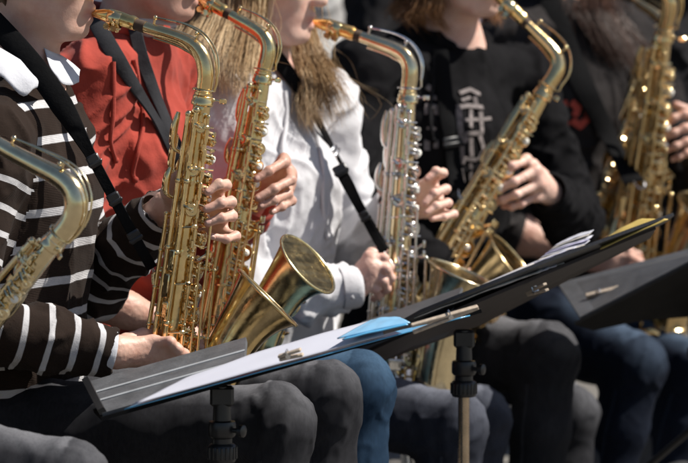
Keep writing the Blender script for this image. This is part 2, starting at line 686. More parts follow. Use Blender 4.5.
# ------------------------------------------------------------------ saxophone
def make_sax(name, label, body_mat, key_mat, R, Bt, tip, scale=1.0, bell_lean=30, mouth_mat=None, group='saxophones of the seated row', neck_mat=None, head=None, tenor=False):
    """R: neck socket, Bt: a point lower on the body axis, tip: where the mouthpiece ends, head: heading of the bell"""
    u = (R - Bt).normalized()
    x = -(tip - R) if head is None else Vector(head)
    x = (x - u * x.dot(u)).normalized()
    y = u.cross(x)
    mat = Matrix.Translation(R) @ Matrix((x, y, u)).transposed().to_4x4() @ Matrix.Scale(scale, 4)
    tl = mat.inverted() @ tip
    nang = math.atan2(-tl.y, -tl.x)
    NR = Matrix.Rotation(nang, 4, 'Z')
    tx, tz = -math.hypot(tl.x, tl.y), tl.z
    root = empty(name, mat=mat)
    tag(root, label, 'saxophone', group)
    bm_, km = M[body_mat], M[key_mat]
    rb = lambda z: .0142 + (.0310 - .0142) * (-z / .53)
    D = lambda th: Vector((math.cos(math.radians(th)), -math.sin(math.radians(th)), 0))
    P = lambda th, r, z: D(th) * r + Vector((0, 0, z))
    main = [(-.072, .0080), (-.101, .0098), (-.134, .0108), (-.166, .0122), (-.199, .0132), (-.235, .0142),
            (-.288, .0158), (-.327, .0168), (-.368, .0178), (-.413, .0190), (-.462, .0205)]
    side = [(88, -.050, .0086), (96, -.122, .0102), (84, -.187, .0115)]
    # body tube with chimneys, posts, ribs
    b = MB()
    zs = [0, -.004, -.05, -.1, -.2, -.3, -.4, -.5, -.53]
    b.sweep([(0, 0, z) for z in zs], [rb(z) for z in zs], 28)
    for (z, r) in main:
        b.lathe([(r * .92, 0), (r * .92, rb(z) + .006)], (0, 0, z), D(22), 18)
    for (th, z, r) in side:
        b.lathe([(r * .9, 0), (r * .9, rb(z) + .006)], (0, 0, z), D(th), 16)
    b.lathe([(.0165, -.003), (.0186, -.001), (.0186, .005), (.0172, .007), (.0172, .013), (.0158, .0145), (.0135, .0145)], (0, 0, -.012), (0, 0, 1), 24)
    b.lathe([(.032, -.006), (.0345, -.004), (.0345, .004), (.032, .006)], (0, 0, -.528), (0, 0, 1), 28)
    b.build('body_tube', bm_, root)
    b = MB()
    b.sweep([(.014, 0, -.003), (.030, -.002, -.003)], .0016, 8)
    b.box((.034, -.002, -.003), (1, 0, 0), (0, 1, 0), (0, 0, 1), (.0062, .0022, .0045), .0015)
    b.ball((.0175, 0, -.003), .004)
    b.build('neck_screw', km, root)
    # bow
    bow = [(.0, 0, -.53)]
    cx = .039
    for i in range(13):
        an = math.pi + math.pi * i / 12
        bow.append((cx + cx * math.cos(an), 0, -.545 + .052 * math.sin(an)))
    bow.append((cx * 2 + .001, 0, -.53))
    b = MB()
    b.sweep(bow, [.0305 + .0065 * i / (len(bow) - 1) for i in range(len(bow))], 28, cap=False)
    b.lathe([(.0365, -.005), (.0392, -.003), (.0392, .003), (.0365, .005)], (cx * 2, 0, -.532), (.05, 0, 1), 28)
    g = [(cx + (cx + .0) * math.cos(a), 0, -.545 + .052 * math.sin(a)) for a in [math.pi * (1.25 + .5 * i / 8) for i in range(9)]]
    b.ribbon([Vector(q) + Vector((q[0] - cx, 0, q[2] + .545)).normalized() * .036 for q in g], [Vector((q[0] - cx, 0, q[2] + .545)) for q in g], .02, .003)
    b.build('bow', bm_, root)
    # bell, outer wall then inner wall
    n = 20
    pts, rad, p = [], [], Vector((cx * 2, 0, -.53))
    L = .225
    for i in range(n + 1):
        s = i / n
        pts.append(p.copy())
        rad.append(.0372 + .0055 * s + .0235 * max(0, (s - .42) / .58) ** 3.0)
        lean = math.radians(3 + (bell_lean - 3) * s ** 1.1)
        p = p + Vector((math.sin(lean), 0, math.cos(lean))) * (L / n)
    b = MB()
    ip = [q.copy() for q in pts]
    b.sweep(pts + ip[::-1], rad + [r - .0022 for r in rad[::-1]], 40, cap=False)
    belldir = (pts[-1] - pts[-3]).normalized()
    bell = b.build('bell', bm_, root)
    a = belldir.orthogonal().normalized()
    c = belldir.cross(a)
    b = MB()
    b.sweep([pts[-1] + (a * math.cos(t) + c * math.sin(t)) * (rad[-1] + .0008) for t in [2 * math.pi * i / 48 for i in range(48)]], .0030, 10, closed=True)
    b.build('bell_rim', bm_, bell)
    # engraving-like lines on the bell are left to the lacquer texture
    # neck
    if tenor:
        cps = [(0, 0, 0), (.001, 0, .020), (.000, 0, .042), (-.010, 0, .062), (-.030, 0, .074), (-.056, 0, .072), (-.100, 0, .056), (-.15, 0, .038), (-.210, 0, .020)]
    else:
        cps = [(0, 0, 0), (.0005, 0, .018), (.001, 0, .038), (-.004, 0, .060), (-.018, 0, .078), (-.042, 0, .0895), (-.090, 0, .100), (-.150, 0, .112)]
    ml = .088
    nom = Vector(cps[-1]) + (Vector(cps[-1]) - Vector(cps[-2])).normalized() * (ml - .024)
    rs = min(1.45, max(.75, math.hypot(tx, tz) / math.hypot(nom.x, nom.z)))
    ra = math.atan2(tz, -tx) - math.atan2(nom.z, -nom.x)
    if tenor:
        rs, ra = 1, 0
    cp2 = []
    for q in cps:
        q = Vector(q)
        w = min(1, max(0, q.z / .05 - .3)) if q.x > -.03 else 1
        ca, sa = math.cos(ra), math.sin(ra)
        q2 = Vector((q.x * ca + q.z * sa, 0, -q.x * sa + q.z * ca)) * rs
        cp2.append(q.lerp(q2, w))
    fine = catmull(cp2, 200)
    acc = [0]
    for i in range(1, 200):
        acc.append(acc[-1] + (fine[i] - fine[i - 1]).length)
    nk, j = [], 0
    for i in range(34):
        tgt = acc[-1] * i / 33
        while j < 198 and acc[j + 1] < tgt:
            j += 1
        nk.append(fine[j].lerp(fine[j + 1], min(1, max(0, (tgt - acc[j]) / max(1e-9, acc[j + 1] - acc[j])))))
    nr = [.0135 + .0010 * math.sin(math.pi * min(1, i / 16)) - .0052 * max(0, (i - 8) / 25) for i in range(34)]
    if tenor:
        nr = [r_ * 1.22 for r_ in nr]
    b = MB()
    b.sweep(nk, nr, 22)
    b.lathe([(.0138, 0), (.0156, .001), (.0156, .005), (.0138, .006)], (0, 0, .002), (0, 0, 1), 22)
    # brace under the curve
    b.sweep([q + Vector((.004 if i < 8 else 0, 0, -.006)) + Vector((-.010, 0, -.006)) * (1 if i > 3 else .4) for i, q in enumerate(nk[6:24])], .0022, 8)
    neck = b.build('neck', M[neck_mat] if neck_mat else bm_, root)
    neck.matrix_basis = NR
    oc = MB()
    top = nk[5:26]
    path = []
    for i, q in enumerate(top):
        t = (nk[6 + i] - nk[4 + i]).normalized()
        nn = Vector((-t.z, 0, t.x))
        if nn.x + nn.z < 0:
            nn = -nn
        path.append(q + nn * (.0205 + .005 * math.sin(math.pi * i / 20)))
    for sgn in (-1, 1):
        oc.sweep([q + Vector((0, sgn * .007 * math.sin(math.pi * min(1, (i + 3) / 20)), 0)) for i, q in enumerate(path)], .0016, 8)
    oc.ball(path[-1], .0042)
    oc.sweep([path[-1], nk[25]], .0022, 8)
    oc.sweep([path[9] + Vector((0, -.012, -.004)), path[9] + Vector((0, .012, -.004))], .0026, 8)
    oc.ball(path[9] + Vector((0, -.012, -.004)), .0036)
    oc.sweep([path[9] + Vector((0, 0, -.004)), nk[14]], .002, 8)
    ring = [Vector((.0, 0, .012)) + Vector((math.cos(t), math.sin(t), 0)) * .0185 for t in [2 * math.pi * i / 24 for i in range(24)]]
    oc.sweep(ring, .0016, 8, closed=True)
    oc.sweep([path[0], path[0] + Vector((.001, 0, -.012)), ring[0]], .002, 8)
    oc.build('octave_key', km, neck)
    b = MB()
    dirn = (nk[-1] - nk[-3]).normalized()
    b.sweep(nk[-7:], [.0106, .0104, .0102, .0100, .0098, .0096, .0094], 18)
    b.build('cork', M['cork'], neck)
    # mouthpiece: shank, barrel and bevelled beak
    side_ = Vector((0, 1, 0))
    upn = side_.cross(dirn)
    if upn.z < 0:
        upn = -upn
    b = MB()
    base = nk[-1] - dirn * .024
    prof = [(0, .0112, .0112), (.006, .0126, .0126), (.012, .0120, .0120), (.03, .0126, .0126), (.05, .0126, .0124), (.060, .0120, .0108), (.072, .0105, .0078), (.084, .0092, .0052), (ml, .0085, .0042)]
    vs, fs = [], []
    seg = 22
    for (l, w, hgt) in prof:
        for k in range(seg):
            an = 2 * math.pi * k / seg
            vs.append(base + dirn * l + side_ * (w * math.cos(an)) + upn * (hgt * math.sin(an) - (.0105 - hgt) * .55))
    for i in range(len(prof) - 1):
        for k in range(seg):
            fs.append((i * seg + k, i * seg + (k + 1) % seg, (i + 1) * seg + (k + 1) % seg, (i + 1) * seg + k))
    fs.append(tuple(range(seg))[::-1])
    fs.append(tuple((len(prof) - 1) * seg + k for k in range(seg)))
    b.add(vs, fs)
    mp = b.build('mouthpiece', M[mouth_mat or 'mouth_gold'], root)
    mp.matrix_basis = NR
    b = MB()
    b.lathe([(.0130, 0), (.0139, .001), (.0139, .024), (.0130, .025)], base + dirn * .026 - upn * .0005, dirn, 22)
    for l in (.031, .045):
        c0 = base + dirn * l - upn * .016
        b.sweep([c0 - side_ * .012, c0 + side_ * .008], .0028, 8)
        b.lathe([(.0001, 0), (.0055, 0), (.0055, .005), (.0001, .005)], c0 - side_ * .017, side_, 12)
        b.ball(c0 - upn * .004, .0036)
    b.sweep([base + dirn * .028 - upn * .017, base + dirn * .05 - upn * .017], .002, 8)
    b.build('ligature', M['gold_key'], mp)
    # hinge rods with ball posts
    def rod(th, z0, z1, off=.011, r=.0026, posts=None):
        q = MB()
        A, B = P(th, rb(z0) + off, z0), P(th, rb(z1) + off, z1)
        q.sweep([A, B], r, 10)
        for k in range(posts or max(2, int(abs(z1 - z0) / .055) + 1)):
            t = k / max(1, (posts or max(2, int(abs(z1 - z0) / .055) + 1)) - 1)
            c_ = A.lerp(B, t)
            q.ball(c_, min(r * 1.45, r + .0016))
            foot = D(th) * (rb(c_.z) - .001) + Vector((0, 0, c_.z))
            q.sweep([foot, c_], [r * 1.0, r * .8], 8)
            q.lathe([(r * 2, 0), (r * 2, .0012), (r, .002)], foot, D(th), 10)
        q.build('hinge_rod', km, root)
        return A, B
    rod(64, -.030, -.256)
    rod(64, -.268, -.492)
    rod(48, -.275, -.470, .020, .0020, 3)
    rod(110, -.022, -.50, .0125, .0046, 5)
    rod(140, -.030, -.48, .0125, .0046, 5)
    rod(164, -.20, -.45, .0165, .0030)
    rod(184, -.23, -.42, .0120, .0026)
    rod(-35, -.27, -.50, .012)
    rod(14, -.285, -.515, .034, .0030, 3)
    rod(38, -.20, -.44, .028, .0022, 3)
    for z in (-.06, -.105, -.15, -.192, -.23, -.30, -.345, -.39, -.44):
        q = MB()
        A = P(22 if z > -.27 else 30, rb(z) + .012, z)
        B = P(64, rb(z) + .011, z + .004)
        q.sweep(catmull([A, A.lerp(B, .5) + D(45) * .006, B], 7), [.0022, .0028, .003, .003, .003, .003, .003], 8)
        q.lathe([(.0001, .002), (.005, .002), (.0055, .0005), (.0055, -.002)], A, D(22), 12)
        q.lathe([(.0045, -.004), (.0045, .004)], B, (0, 0, 1), 10)
        q.build('key_arm', km, root)
    for k_, z in enumerate((-.048, -.086, -.118, -.180, -.214, -.248, -.310, -.352, -.392, -.428, -.452, -.482)):
        q = MB()
        th0, th1 = (8, 70) if k_ % 2 else (30, 112)
        A, B = P(th0, rb(z) + .010 + .004 * (k_ % 3), z), P(th1, rb(z) + .012, z + (.004 if k_ % 2 else -.005))
        Cm = P((th0 + th1) / 2, rb(z) + .016, z)
        q.sweep(catmull([A, Cm, B], 9), [.0017] * 9, 8)
        q.box(Cm, Vector((0, 0, 1)).cross(D((th0 + th1) / 2)), Vector((0, 0, 1)), D((th0 + th1) / 2), (.0055, .0032, .0014), .001)
        q.lathe([(.0036, -.006), (.0036, .006)], B, (0, 0, 1), 10)
        q.build('lever', km, root)

    # key cups
    def key(c0, nrm, r, hinge=None, pearl=False, ringd=True):
        q = MB()
        nrm = Vector(nrm).normalized()
        q.lathe([(r * .96, -.0032), (r, -.002), (r * 1.0, .0014), (r * .96, .0032), (r * .86, .0042), (r * .78, .0040), (r * .46, .0046), (r * .40, .0044), (r * .34, .0056), (r * .12, .0062), (.0001, .0063)], c0, nrm, 24)
        q.sweep([c0 + (nrm.orthogonal().normalized() * math.cos(t) + nrm.cross(nrm.orthogonal().normalized()) * math.sin(t)) * r for t in [2 * math.pi * i / 24 for i in range(24)]], .0011, 6, closed=True)
        if hinge is not None:
            hv = Vector(hinge)
            mid = (c0 + nrm * .006).lerp(hv, .5) + nrm * .003
            q.sweep(catmull([c0 + nrm * .0060, mid + nrm * .001, hv], 7), [.0022, .0026, .003, .003, .003, .0032, .0034], 8)
            q.sweep([hv - Vector((0, 0, .007)), hv + Vector((0, 0, .007))], .0042, 10)
        o = q.build('key', km, root)
        s_ = MB()
        s_.lathe([(.0001, -.0062), (r * .9, -.0062), (r * .93, -.0034)], c0, nrm, 18)
        s_.build('pad', M['pad'], o)
        if pearl:
            s_ = MB()
            s_.lathe([(min(.0062, r * .6), .004), (min(.0062, r * .6), .0068), (min(.0052, r * .5), .0076), (.0001, .0079)], c0, nrm, 16)
            s_.build('pearl_touch', M['pearl'], o)
        return o
    for i, (z, r) in enumerate(main):
        c0 = P(22, rb(z) + .0098, z)
        key(c0, D(22), r, P(64, rb(z) + .011, z + .008), pearl=i in (1, 3, 4, 7))
    for (th, z, r) in side:
        key(P(th, rb(z) + .0098, z), D(th), r, P(112, rb(z) + .0135, z + .006))
    # trill and side touches, palm keys
    for (th, z, l, w) in ((118, -.275, .018, .0052), (122, -.318, .020, .0055), (116, -.360, .016, .0052)):
        q = MB()
        c0 = P(th, rb(z) + .020, z)
        Tn = Vector((0, 0, 1)).cross(D(th))
        q.box(c0, Tn, Vector((0, 0, 1)), D(th), (w, l, .0018), .0016)
        q.sweep([c0, P(th, rb(z) + .012, z + l)], .002, 8)
        q.build('side_key', km, root)
    for (th, z, dz) in ((186, -.060, .030), (208, -.10, .030), (236, -.14, .028), (170, -.145, .022)):
        q = MB()
        c0 = P(th, rb(z) + .021, z)
        q.sweep(catmull([c0 + Vector((0, 0, dz)), c0 + D(th) * .004, c0 - Vector((0, 0, dz)) + D(th) * .001, P(th, rb(z) + .004, z - dz - .008)], 10), [.0035, .0052, .0062, .0066, .0066, .006, .0048, .0036, .003, .0026], 10)
        q.build('palm_key', km, root)
    # little finger plates low on the right
    for (th, z) in ((66, -.478), (82, -.500)):
        q = MB()
        c0 = P(th, rb(z) + .022, z)
        Tn = Vector((0, 0, 1)).cross(D(th))
        q.box(c0, Tn, Vector((0, 0, 1)), D(th), (.012, .0085, .002), .002)
        q.sweep([c0 - Tn * .012 + Vector((0, 0, .0095)), c0 + Tn * .012 + Vector((0, 0, .0095))], .0028, 10)
        q.sweep([c0, P(64, rb(z) + .011, z + .02)], .0025, 8)
        q.build('little_finger_key', km, root)
    # left little finger table
    q = MB()
    for (a_, z, w) in ((8, -.262, .010), (24, -.262, .009), (8, -.280, .011), (26, -.280, .008)):
        c0 = P(a_ - 30, rb(z) + .024, z)
        Tn = Vector((0, 0, 1)).cross(D(a_ - 30))
        q.box(c0, Tn, Vector((0, 0, 1)), D(a_ - 30), (w * .8, .0072, .002), .0016)
        q.sweep([c0, P(a_ - 30, rb(z) + .006, z - .012)], .002, 8)
    q.build('key_table', km, root)
    # big low keys with wire guards
    def guard(c0, nrm, r):
        q = MB()
        nrm = Vector(nrm).normalized()
        a_ = nrm.orthogonal().normalized()
        b_ = nrm.cross(a_)
        q.sweep([c0 + nrm * .016 + (a_ * math.cos(t) + b_ * math.sin(t)) * r * .62 for t in [2 * math.pi * i / 22 for i in range(22)]], .0019, 8, closed=True)
        for k in range(3):
            t = 2 * math.pi * k / 3 + .4
            d_ = a_ * math.cos(t) + b_ * math.sin(t)
            q.sweep(catmull([c0 + nrm * .016 + d_ * r * .62, c0 + nrm * .015 + d_ * r * 1.1, c0 + nrm * .004 + d_ * r * 1.28, c0 - nrm * .014 + d_ * r * 1.3], 8), .0019, 8)
            q.lathe([(.0045, 0), (.0045, .0016), (.002, .0026)], c0 - nrm * .014 + d_ * r * 1.3, nrm, 10)
        q.ball(c0 + nrm * .013, .0045)
        q.build('key_guard', km, root)
    low = [(Vector((.004, -.036, -.500)), (.15, -1, 0), .0195), (Vector((.058, -.046, -.552)), (.25, -1, -.25), .0225),
           (pts[5] + Vector((.0, .049, 0)), (0, 1, 0), .0245), (pts[11] + Vector((0, .052, 0)), (.1, 1, -.1), .026)]
    for (c0, nn, r) in low:
        key(c0, nn, r)
        guard(c0, nn, r)
    # brace between body and bell
    q = MB()
    zc = pts[9].z
    A = Vector((rb(zc), 0, zc))
    B = pts[9] + Vector((-rad[9], 0, 0)) * .97
    m_ = A.lerp(B, .5)
    rr = max(.009, (B - A).length * .32)
    q.sweep([m_ + Vector((math.cos(t), 0, math.sin(t))) * rr for t in [2 * math.pi * i / 24 for i in range(24)]], .0026, 8, closed=True)
    q.sweep([A, m_ - Vector((rr, 0, 0))], .003, 8)
    q.sweep([B, m_ + Vector((rr, 0, 0))], .003, 8)
    q.build('bell_brace', km, root)
    q = MB()
    q.sweep([P(180, rb(-.30) - .001, -.30), P(180, rb(-.3) + .012, -.298), P(180, rb(-.3) + .020, -.306), P(176, rb(-.3) + .018, -.322)], [.004, .0042, .004, .003], 10)
    q.build('thumb_hook', km, root)
    q = MB()
    c0 = P(180, rb(-.215) + .008, -.215)
    q.sweep([c0 + Vector((math.cos(t), 0, math.sin(t))) * .0075 for t in [2 * math.pi * i / 18 for i in range(18)]], .0017, 8, closed=True)
    q.build('strap_ring', km, root)
    return root, mat


# ------------------------------------------------------------------ people
def head_sdf(S, c, Rm, jaw=1.0):
    """head facing local +X; Rm is a 3x3 rotation"""
    def L(x, y, z):
        return np.array(c + Rm @ Vector((x, y, z)))
    R3 = np.array(Rm)
    S.ell(L(-.012, 0, .035), (.098, .076, .094), R3, .03)
    S.ell(L(.028, 0, -.025), (.064, .062, .088), R3, .03)
    S.ell(L(.030, 0, -.072), (.052 * jaw, .053, .043), R3, .03)
    S.ell(L(.070, 0, -.103), (.021, .024, .017), R3, .022)
    for s in (-1, 1):
        S.cap(L(.000, s * .050, -.055), L(.058, s * .026, -.104), .020, .016, .02)
        S.ell(L(.058, s * .040, -.022), (.024, .022, .024), R3, .022)
        S.ell(L(.072, s * .032, .010), (.014, .016, .010), R3, .008)
        S.cap(L(.076, s * .012, .028), L(.066, s * .048, .026), .009, .007, .012)
        S.ell(L(.101, s * .011, -.037), (.010, .008, .008), R3, .008)
        S.ell(L(-.012, s * .074, -.006), (.019, .007, .031), R3, .006)
        S.ell(L(-.006, s * .070, -.028), (.010, .008, .012), R3, .006)
        S.ell(L(-.010, s * .081, -.002), (.010, .004, .017), R3, .005, sub=True)
        S.cap(L(.093, 0, -.0625), L(.078, s * .020, -.069), .0068, .004, .007)
        S.cap(L(.090, 0, -.0830), L(.077, s * .018, -.078), .0075, .004, .007)
    S.cap(L(.086, 0, .012), L(.110, 0, -.030), .0085, .0115, .012)
    S.ell(L(.111, 0, -.034), (.010, .011, .009), R3, .008)
    return L


def lip_weight(P, c, Rm):
    Q = (P - np.array(c)) @ np.array(Rm)
    d = np.sqrt(((Q[:, 0] - .088) / .018) ** 2 + (Q[:, 1] / .023) ** 2 + ((Q[:, 2] + .073) / .014) ** 2)
    return np.clip(1.6 - d * 1.4, 0, 1) * .8


def rot_head(yaw, pitch, roll=0):
    return (Matrix.Rotation(yaw, 3, 'Z') @ Matrix.Rotation(pitch, 3, 'Y') @ Matrix.Rotation(roll, 3, 'X'))


def join_np(parts):
    v, f, off = [], [], 0
    for (a, b) in parts:
        v.append(a)
        f.append(b + off)
        off += len(a)
    return np.concatenate(v), np.concatenate(f)


def hand_sdf(h, elbow, wrist, fingers, thumb, sc=1.0, palmw=None):
    """fingers: four polylines knuckle > tip; thumb: polyline from its root near the wrist"""
    S = SDF(h)
    e, w = Vector(elbow), Vector(wrist)
    S.chain([e, e.lerp(w, .35), e.lerp(w, .75), w], [.040 * sc, .042 * sc, .031 * sc, .026 * sc], .02)
    rr = [.0086, .0089, .0084, .0073]
    kn = [Vector(f[0]) for f in fingers]
    cen = sum(kn, Vector()) / 4
    pl = (cen - w)
    flat = pl.cross(kn[0] - kn[3])
    flat = flat.normalized() if flat.length > 1e-6 else Vector((0, 1, 0))
    for i, f in enumerate(fingers):
        a = w.lerp(kn[i], .12)
        S.cap(a, kn[i], .019 * sc, .0125 * sc, .016, flat, .8)
        r = rr[i] * sc
        n = len(f)
        rad = [r * 1.16] + [r * (1.08 - .26 * j / (n - 1)) for j in range(1, n)]
        for j in range(n - 1):
            S.cap(f[j], f[j + 1], rad[j], rad[j + 1], .006 if j else .009)
        for j in range(1, n - 1):
            S.ell(f[j], (rad[j] * 1.01,) * 3, None, .004)
    S.cap(w.lerp(cen, .15), cen, .022 * sc, .015 * sc, .014)
    if thumb:
        n = len(thumb)
        S.chain(thumb, [(.0150 - .0060 * j / (n - 1)) * sc for j in range(n)], .009)
    v, f = S.mesh(relax=1)
    v = v + normals(v, f) * (.0004 * vnoise(v * 170, 5) + .0002 * vnoise(v * 420, 6))[:, None]
    fl_ = np.zeros(len(v))
    for g in list(fingers) + ([thumb] if thumb else []):
        for q_, w_, r_ in ((g[-1], .40, .011), (g[1], .28, .010), (g[0], .22, .013), (g[-2], .18, .008)):
            fl_ = np.maximum(fl_, w_ * np.exp(-(np.linalg.norm(v - np.array(q_), axis=1) / r_) ** 2))
    return v, f, fl_


def nails(fingers, thumb, parent, off, mat, sc=1.0):
    for g in list(fingers) + ([thumb] if thumb else []):
        p0, p1, p2 = Vector(g[-3]), Vector(g[-2]), Vector(g[-1])
        d = (p2 - p1).normalized()
        w_ = p1 - p0
        do = w_ - d * w_.dot(d)
        if do.length < 1e-4:
            do = Vector((0, -.3, 1)) - d * Vector((0, -.3, 1)).dot(d)
        do.normalize()
        si = d.cross(do)
        c_ = p2 - d * .001 + do * (.0056 * sc)
        vs, fs = [], []
        for i in range(7):
            for k in range(7):
                a_, b_ = (i / 6 - .5) * 2, (k / 6 - .5) * 2
                rr = (1 - .22 * b_ * b_)
                vs.append(c_ + d * (.0055 * sc * a_ * rr) + si * (.0046 * sc * b_ * (1 - .15 * a_ * a_)) + do * (.0011 * sc * (1.3 - 1.5 * b_ * b_ - .5 * a_ * a_)))
        for i in range(6):
            for k in range(6):
                q_ = i * 7 + k
                fs.append((q_, q_ + 1, q_ + 8, q_ + 7))
        q = MB()
        q.add(vs, fs)
        o = q.build('fingernail', M['nail'], parent, off)
        md = o.modifiers.new('thick', 'SOLIDIFY')
        md.thickness = .0008


def default_hand(wrist, d, upv, curl=.9):
    """a relaxed playing hand: wrist, heading, back-of-hand direction"""
    d = Vector(d).normalized()
    upv = (Vector(upv) - d * Vector(upv).dot(d)).normalized()
    sd = d.cross(upv)
    fs = []
    for i in range(4):
        off = sd * ((i - 1.5) * .020)
        L = (.040, .045, .041, .032)[i]
        k = Vector(wrist) + d * (.085 - abs(i - 1.2) * .005) + off
        a = curl * .5
        p = k + (d * math.cos(a) - upv * math.sin(a)) * L
        a = curl * 1.2
        q = p + (d * math.cos(a) - upv * math.sin(a)) * L * .62
        a = curl * 1.7
        t = q + (d * math.cos(a) - upv * math.sin(a)) * L * .5
        fs.append([k, p, q, t])
    w = Vector(wrist)
    th = [w + d * .025 - sd * .015, w + d * .05 - sd * .04 - upv * .012, w + d * .078 - sd * .046 - upv * .02]
    return fs, th


def cloth_np(v, F, amp, spec, seed):
    """folds pushed along the normals; spec = list of (direction, f_lo, f_hi, weight)"""
    Nn = normals(v, F)
    d = np.zeros(len(v))
    for i, (t, fl, fh, w) in enumerate(spec):
        d += w * folds(v, t, fl, fh, seed + 10 * i)
    d += .35 * vnoise(v * 16, seed + 77) + .15 * vnoise(v * 45, seed + 78)
    d -= d.mean()
    return v + Nn * (amp * d)[:, None]


def strand_hair(name, guides, n, parent, mat, off, r=.0011, jit=.012, wav=.004, seed=1, clumps=14, npt=18):
    rnd = random.Random(seed)
    G = [catmull(g, npt) for g in guides]
    cl = [(rnd.random() * (len(G) - 1), Vector((rnd.gauss(0, 1), rnd.gauss(0, 1), rnd.gauss(0, .4))) * jit, rnd.random()) for _ in range(clumps)]
    vs, fs, tint = [], [], []
    for s in range(n):
        cu, co, ct = cl[rnd.randrange(clumps)]
        u = min(max(cu + rnd.gauss(0, .16 * len(G) / 4), 0), len(G) - 1.001)
        i = int(u)
        t = u - i
        j1 = co + Vector((rnd.gauss(0, 1), rnd.gauss(0, 1), rnd.gauss(0, .3))) * jit * .55
        ph, fr = rnd.random() * 6.28, rnd.uniform(1.5, 3.2)
        ln = 1 - .5 * rnd.random() ** 1.8
        tn = min(1, max(0, ct * .55 + rnd.random() * .45))
        base = len(vs)
        wdir = Vector((rnd.gauss(0, 1), rnd.gauss(0, 1), 0))
        wdir = wdir.normalized() if wdir.length > 0 else Vector((1, 0, 0))
        P = []
        for k in range(npt):
            kk = k / (npt - 1) * ln * (npt - 1)
            k0 = min(int(kk), npt - 2)
            q0 = G[i][k0].lerp(G[i][k0 + 1], kk - k0)
            q1 = G[i + 1][k0].lerp(G[i + 1][k0 + 1], kk - k0)
            q = q0.lerp(q1, t)
            g = k / (npt - 1)
            P.append(q + j1 * (.35 + .5 * g + .9 * g ** 4) + (wdir + co * 60) * (wav * math.sin(ph * .3 + ct * 6 + fr * 4 * g) * g))
        for k in range(npt):
            tg = (P[min(k + 1, npt - 1)] - P[max(k - 1, 0)]).normalized()
            a = tg.orthogonal().normalized()
            b = tg.cross(a)
            rr = r * (1 - .88 * (k / (npt - 1)) ** 2)
            for m in range(3):
                an = 2.094 * m
                vs.append(P[k] + (a * math.cos(an) + b * math.sin(an)) * rr - off)
                tint.append(tn)
        for k in range(npt - 1):
            for m in range(3):
                fs.append((base + k * 3 + m, base + k * 3 + (m + 1) % 3, base + (k + 1) * 3 + (m + 1) % 3, base + (k + 1) * 3 + m))
    me = new_mesh_np(name, np.array([tuple(q) for q in vs]), np.array(fs))
    set_attr(me, 'tint', tint)
    return link(name, me, M[mat], parent)


def hair_cap(parent, c, Rm, mat, off, seed, ext=None):
    """short hair: a tufted cap over the crown and the back of the head"""
    S = SDF(.006)
    R3 = np.array(Rm)
    L = lambda x, y, z: np.array(c + Rm @ Vector((x, y, z)))
    S.ell(L(-.020, 0, .045), (.105, .086, .098), R3, .02)
    S.ell(L(-.055, 0, -.01), (.062, .076, .075), R3, .02)
    S.ell(L(.085, 0, -.03), (.06, .09, .085), R3, .02, sub=True)
    v, f = S.mesh()
    Nn = normals(v, f)
    d = folds(v, (0, .2, 1), 14, 60, seed, .6)
    v = v + Nn * (d * .010)[:, None]
    me = new_mesh_np('hair', v - np.array(off), f)
    set_attr(me, 'tint', np.clip(.5 + .5 * vnoise(v * 90, seed), 0, 1))
    link('hair', me, M[mat], parent)


GARMENT = {}


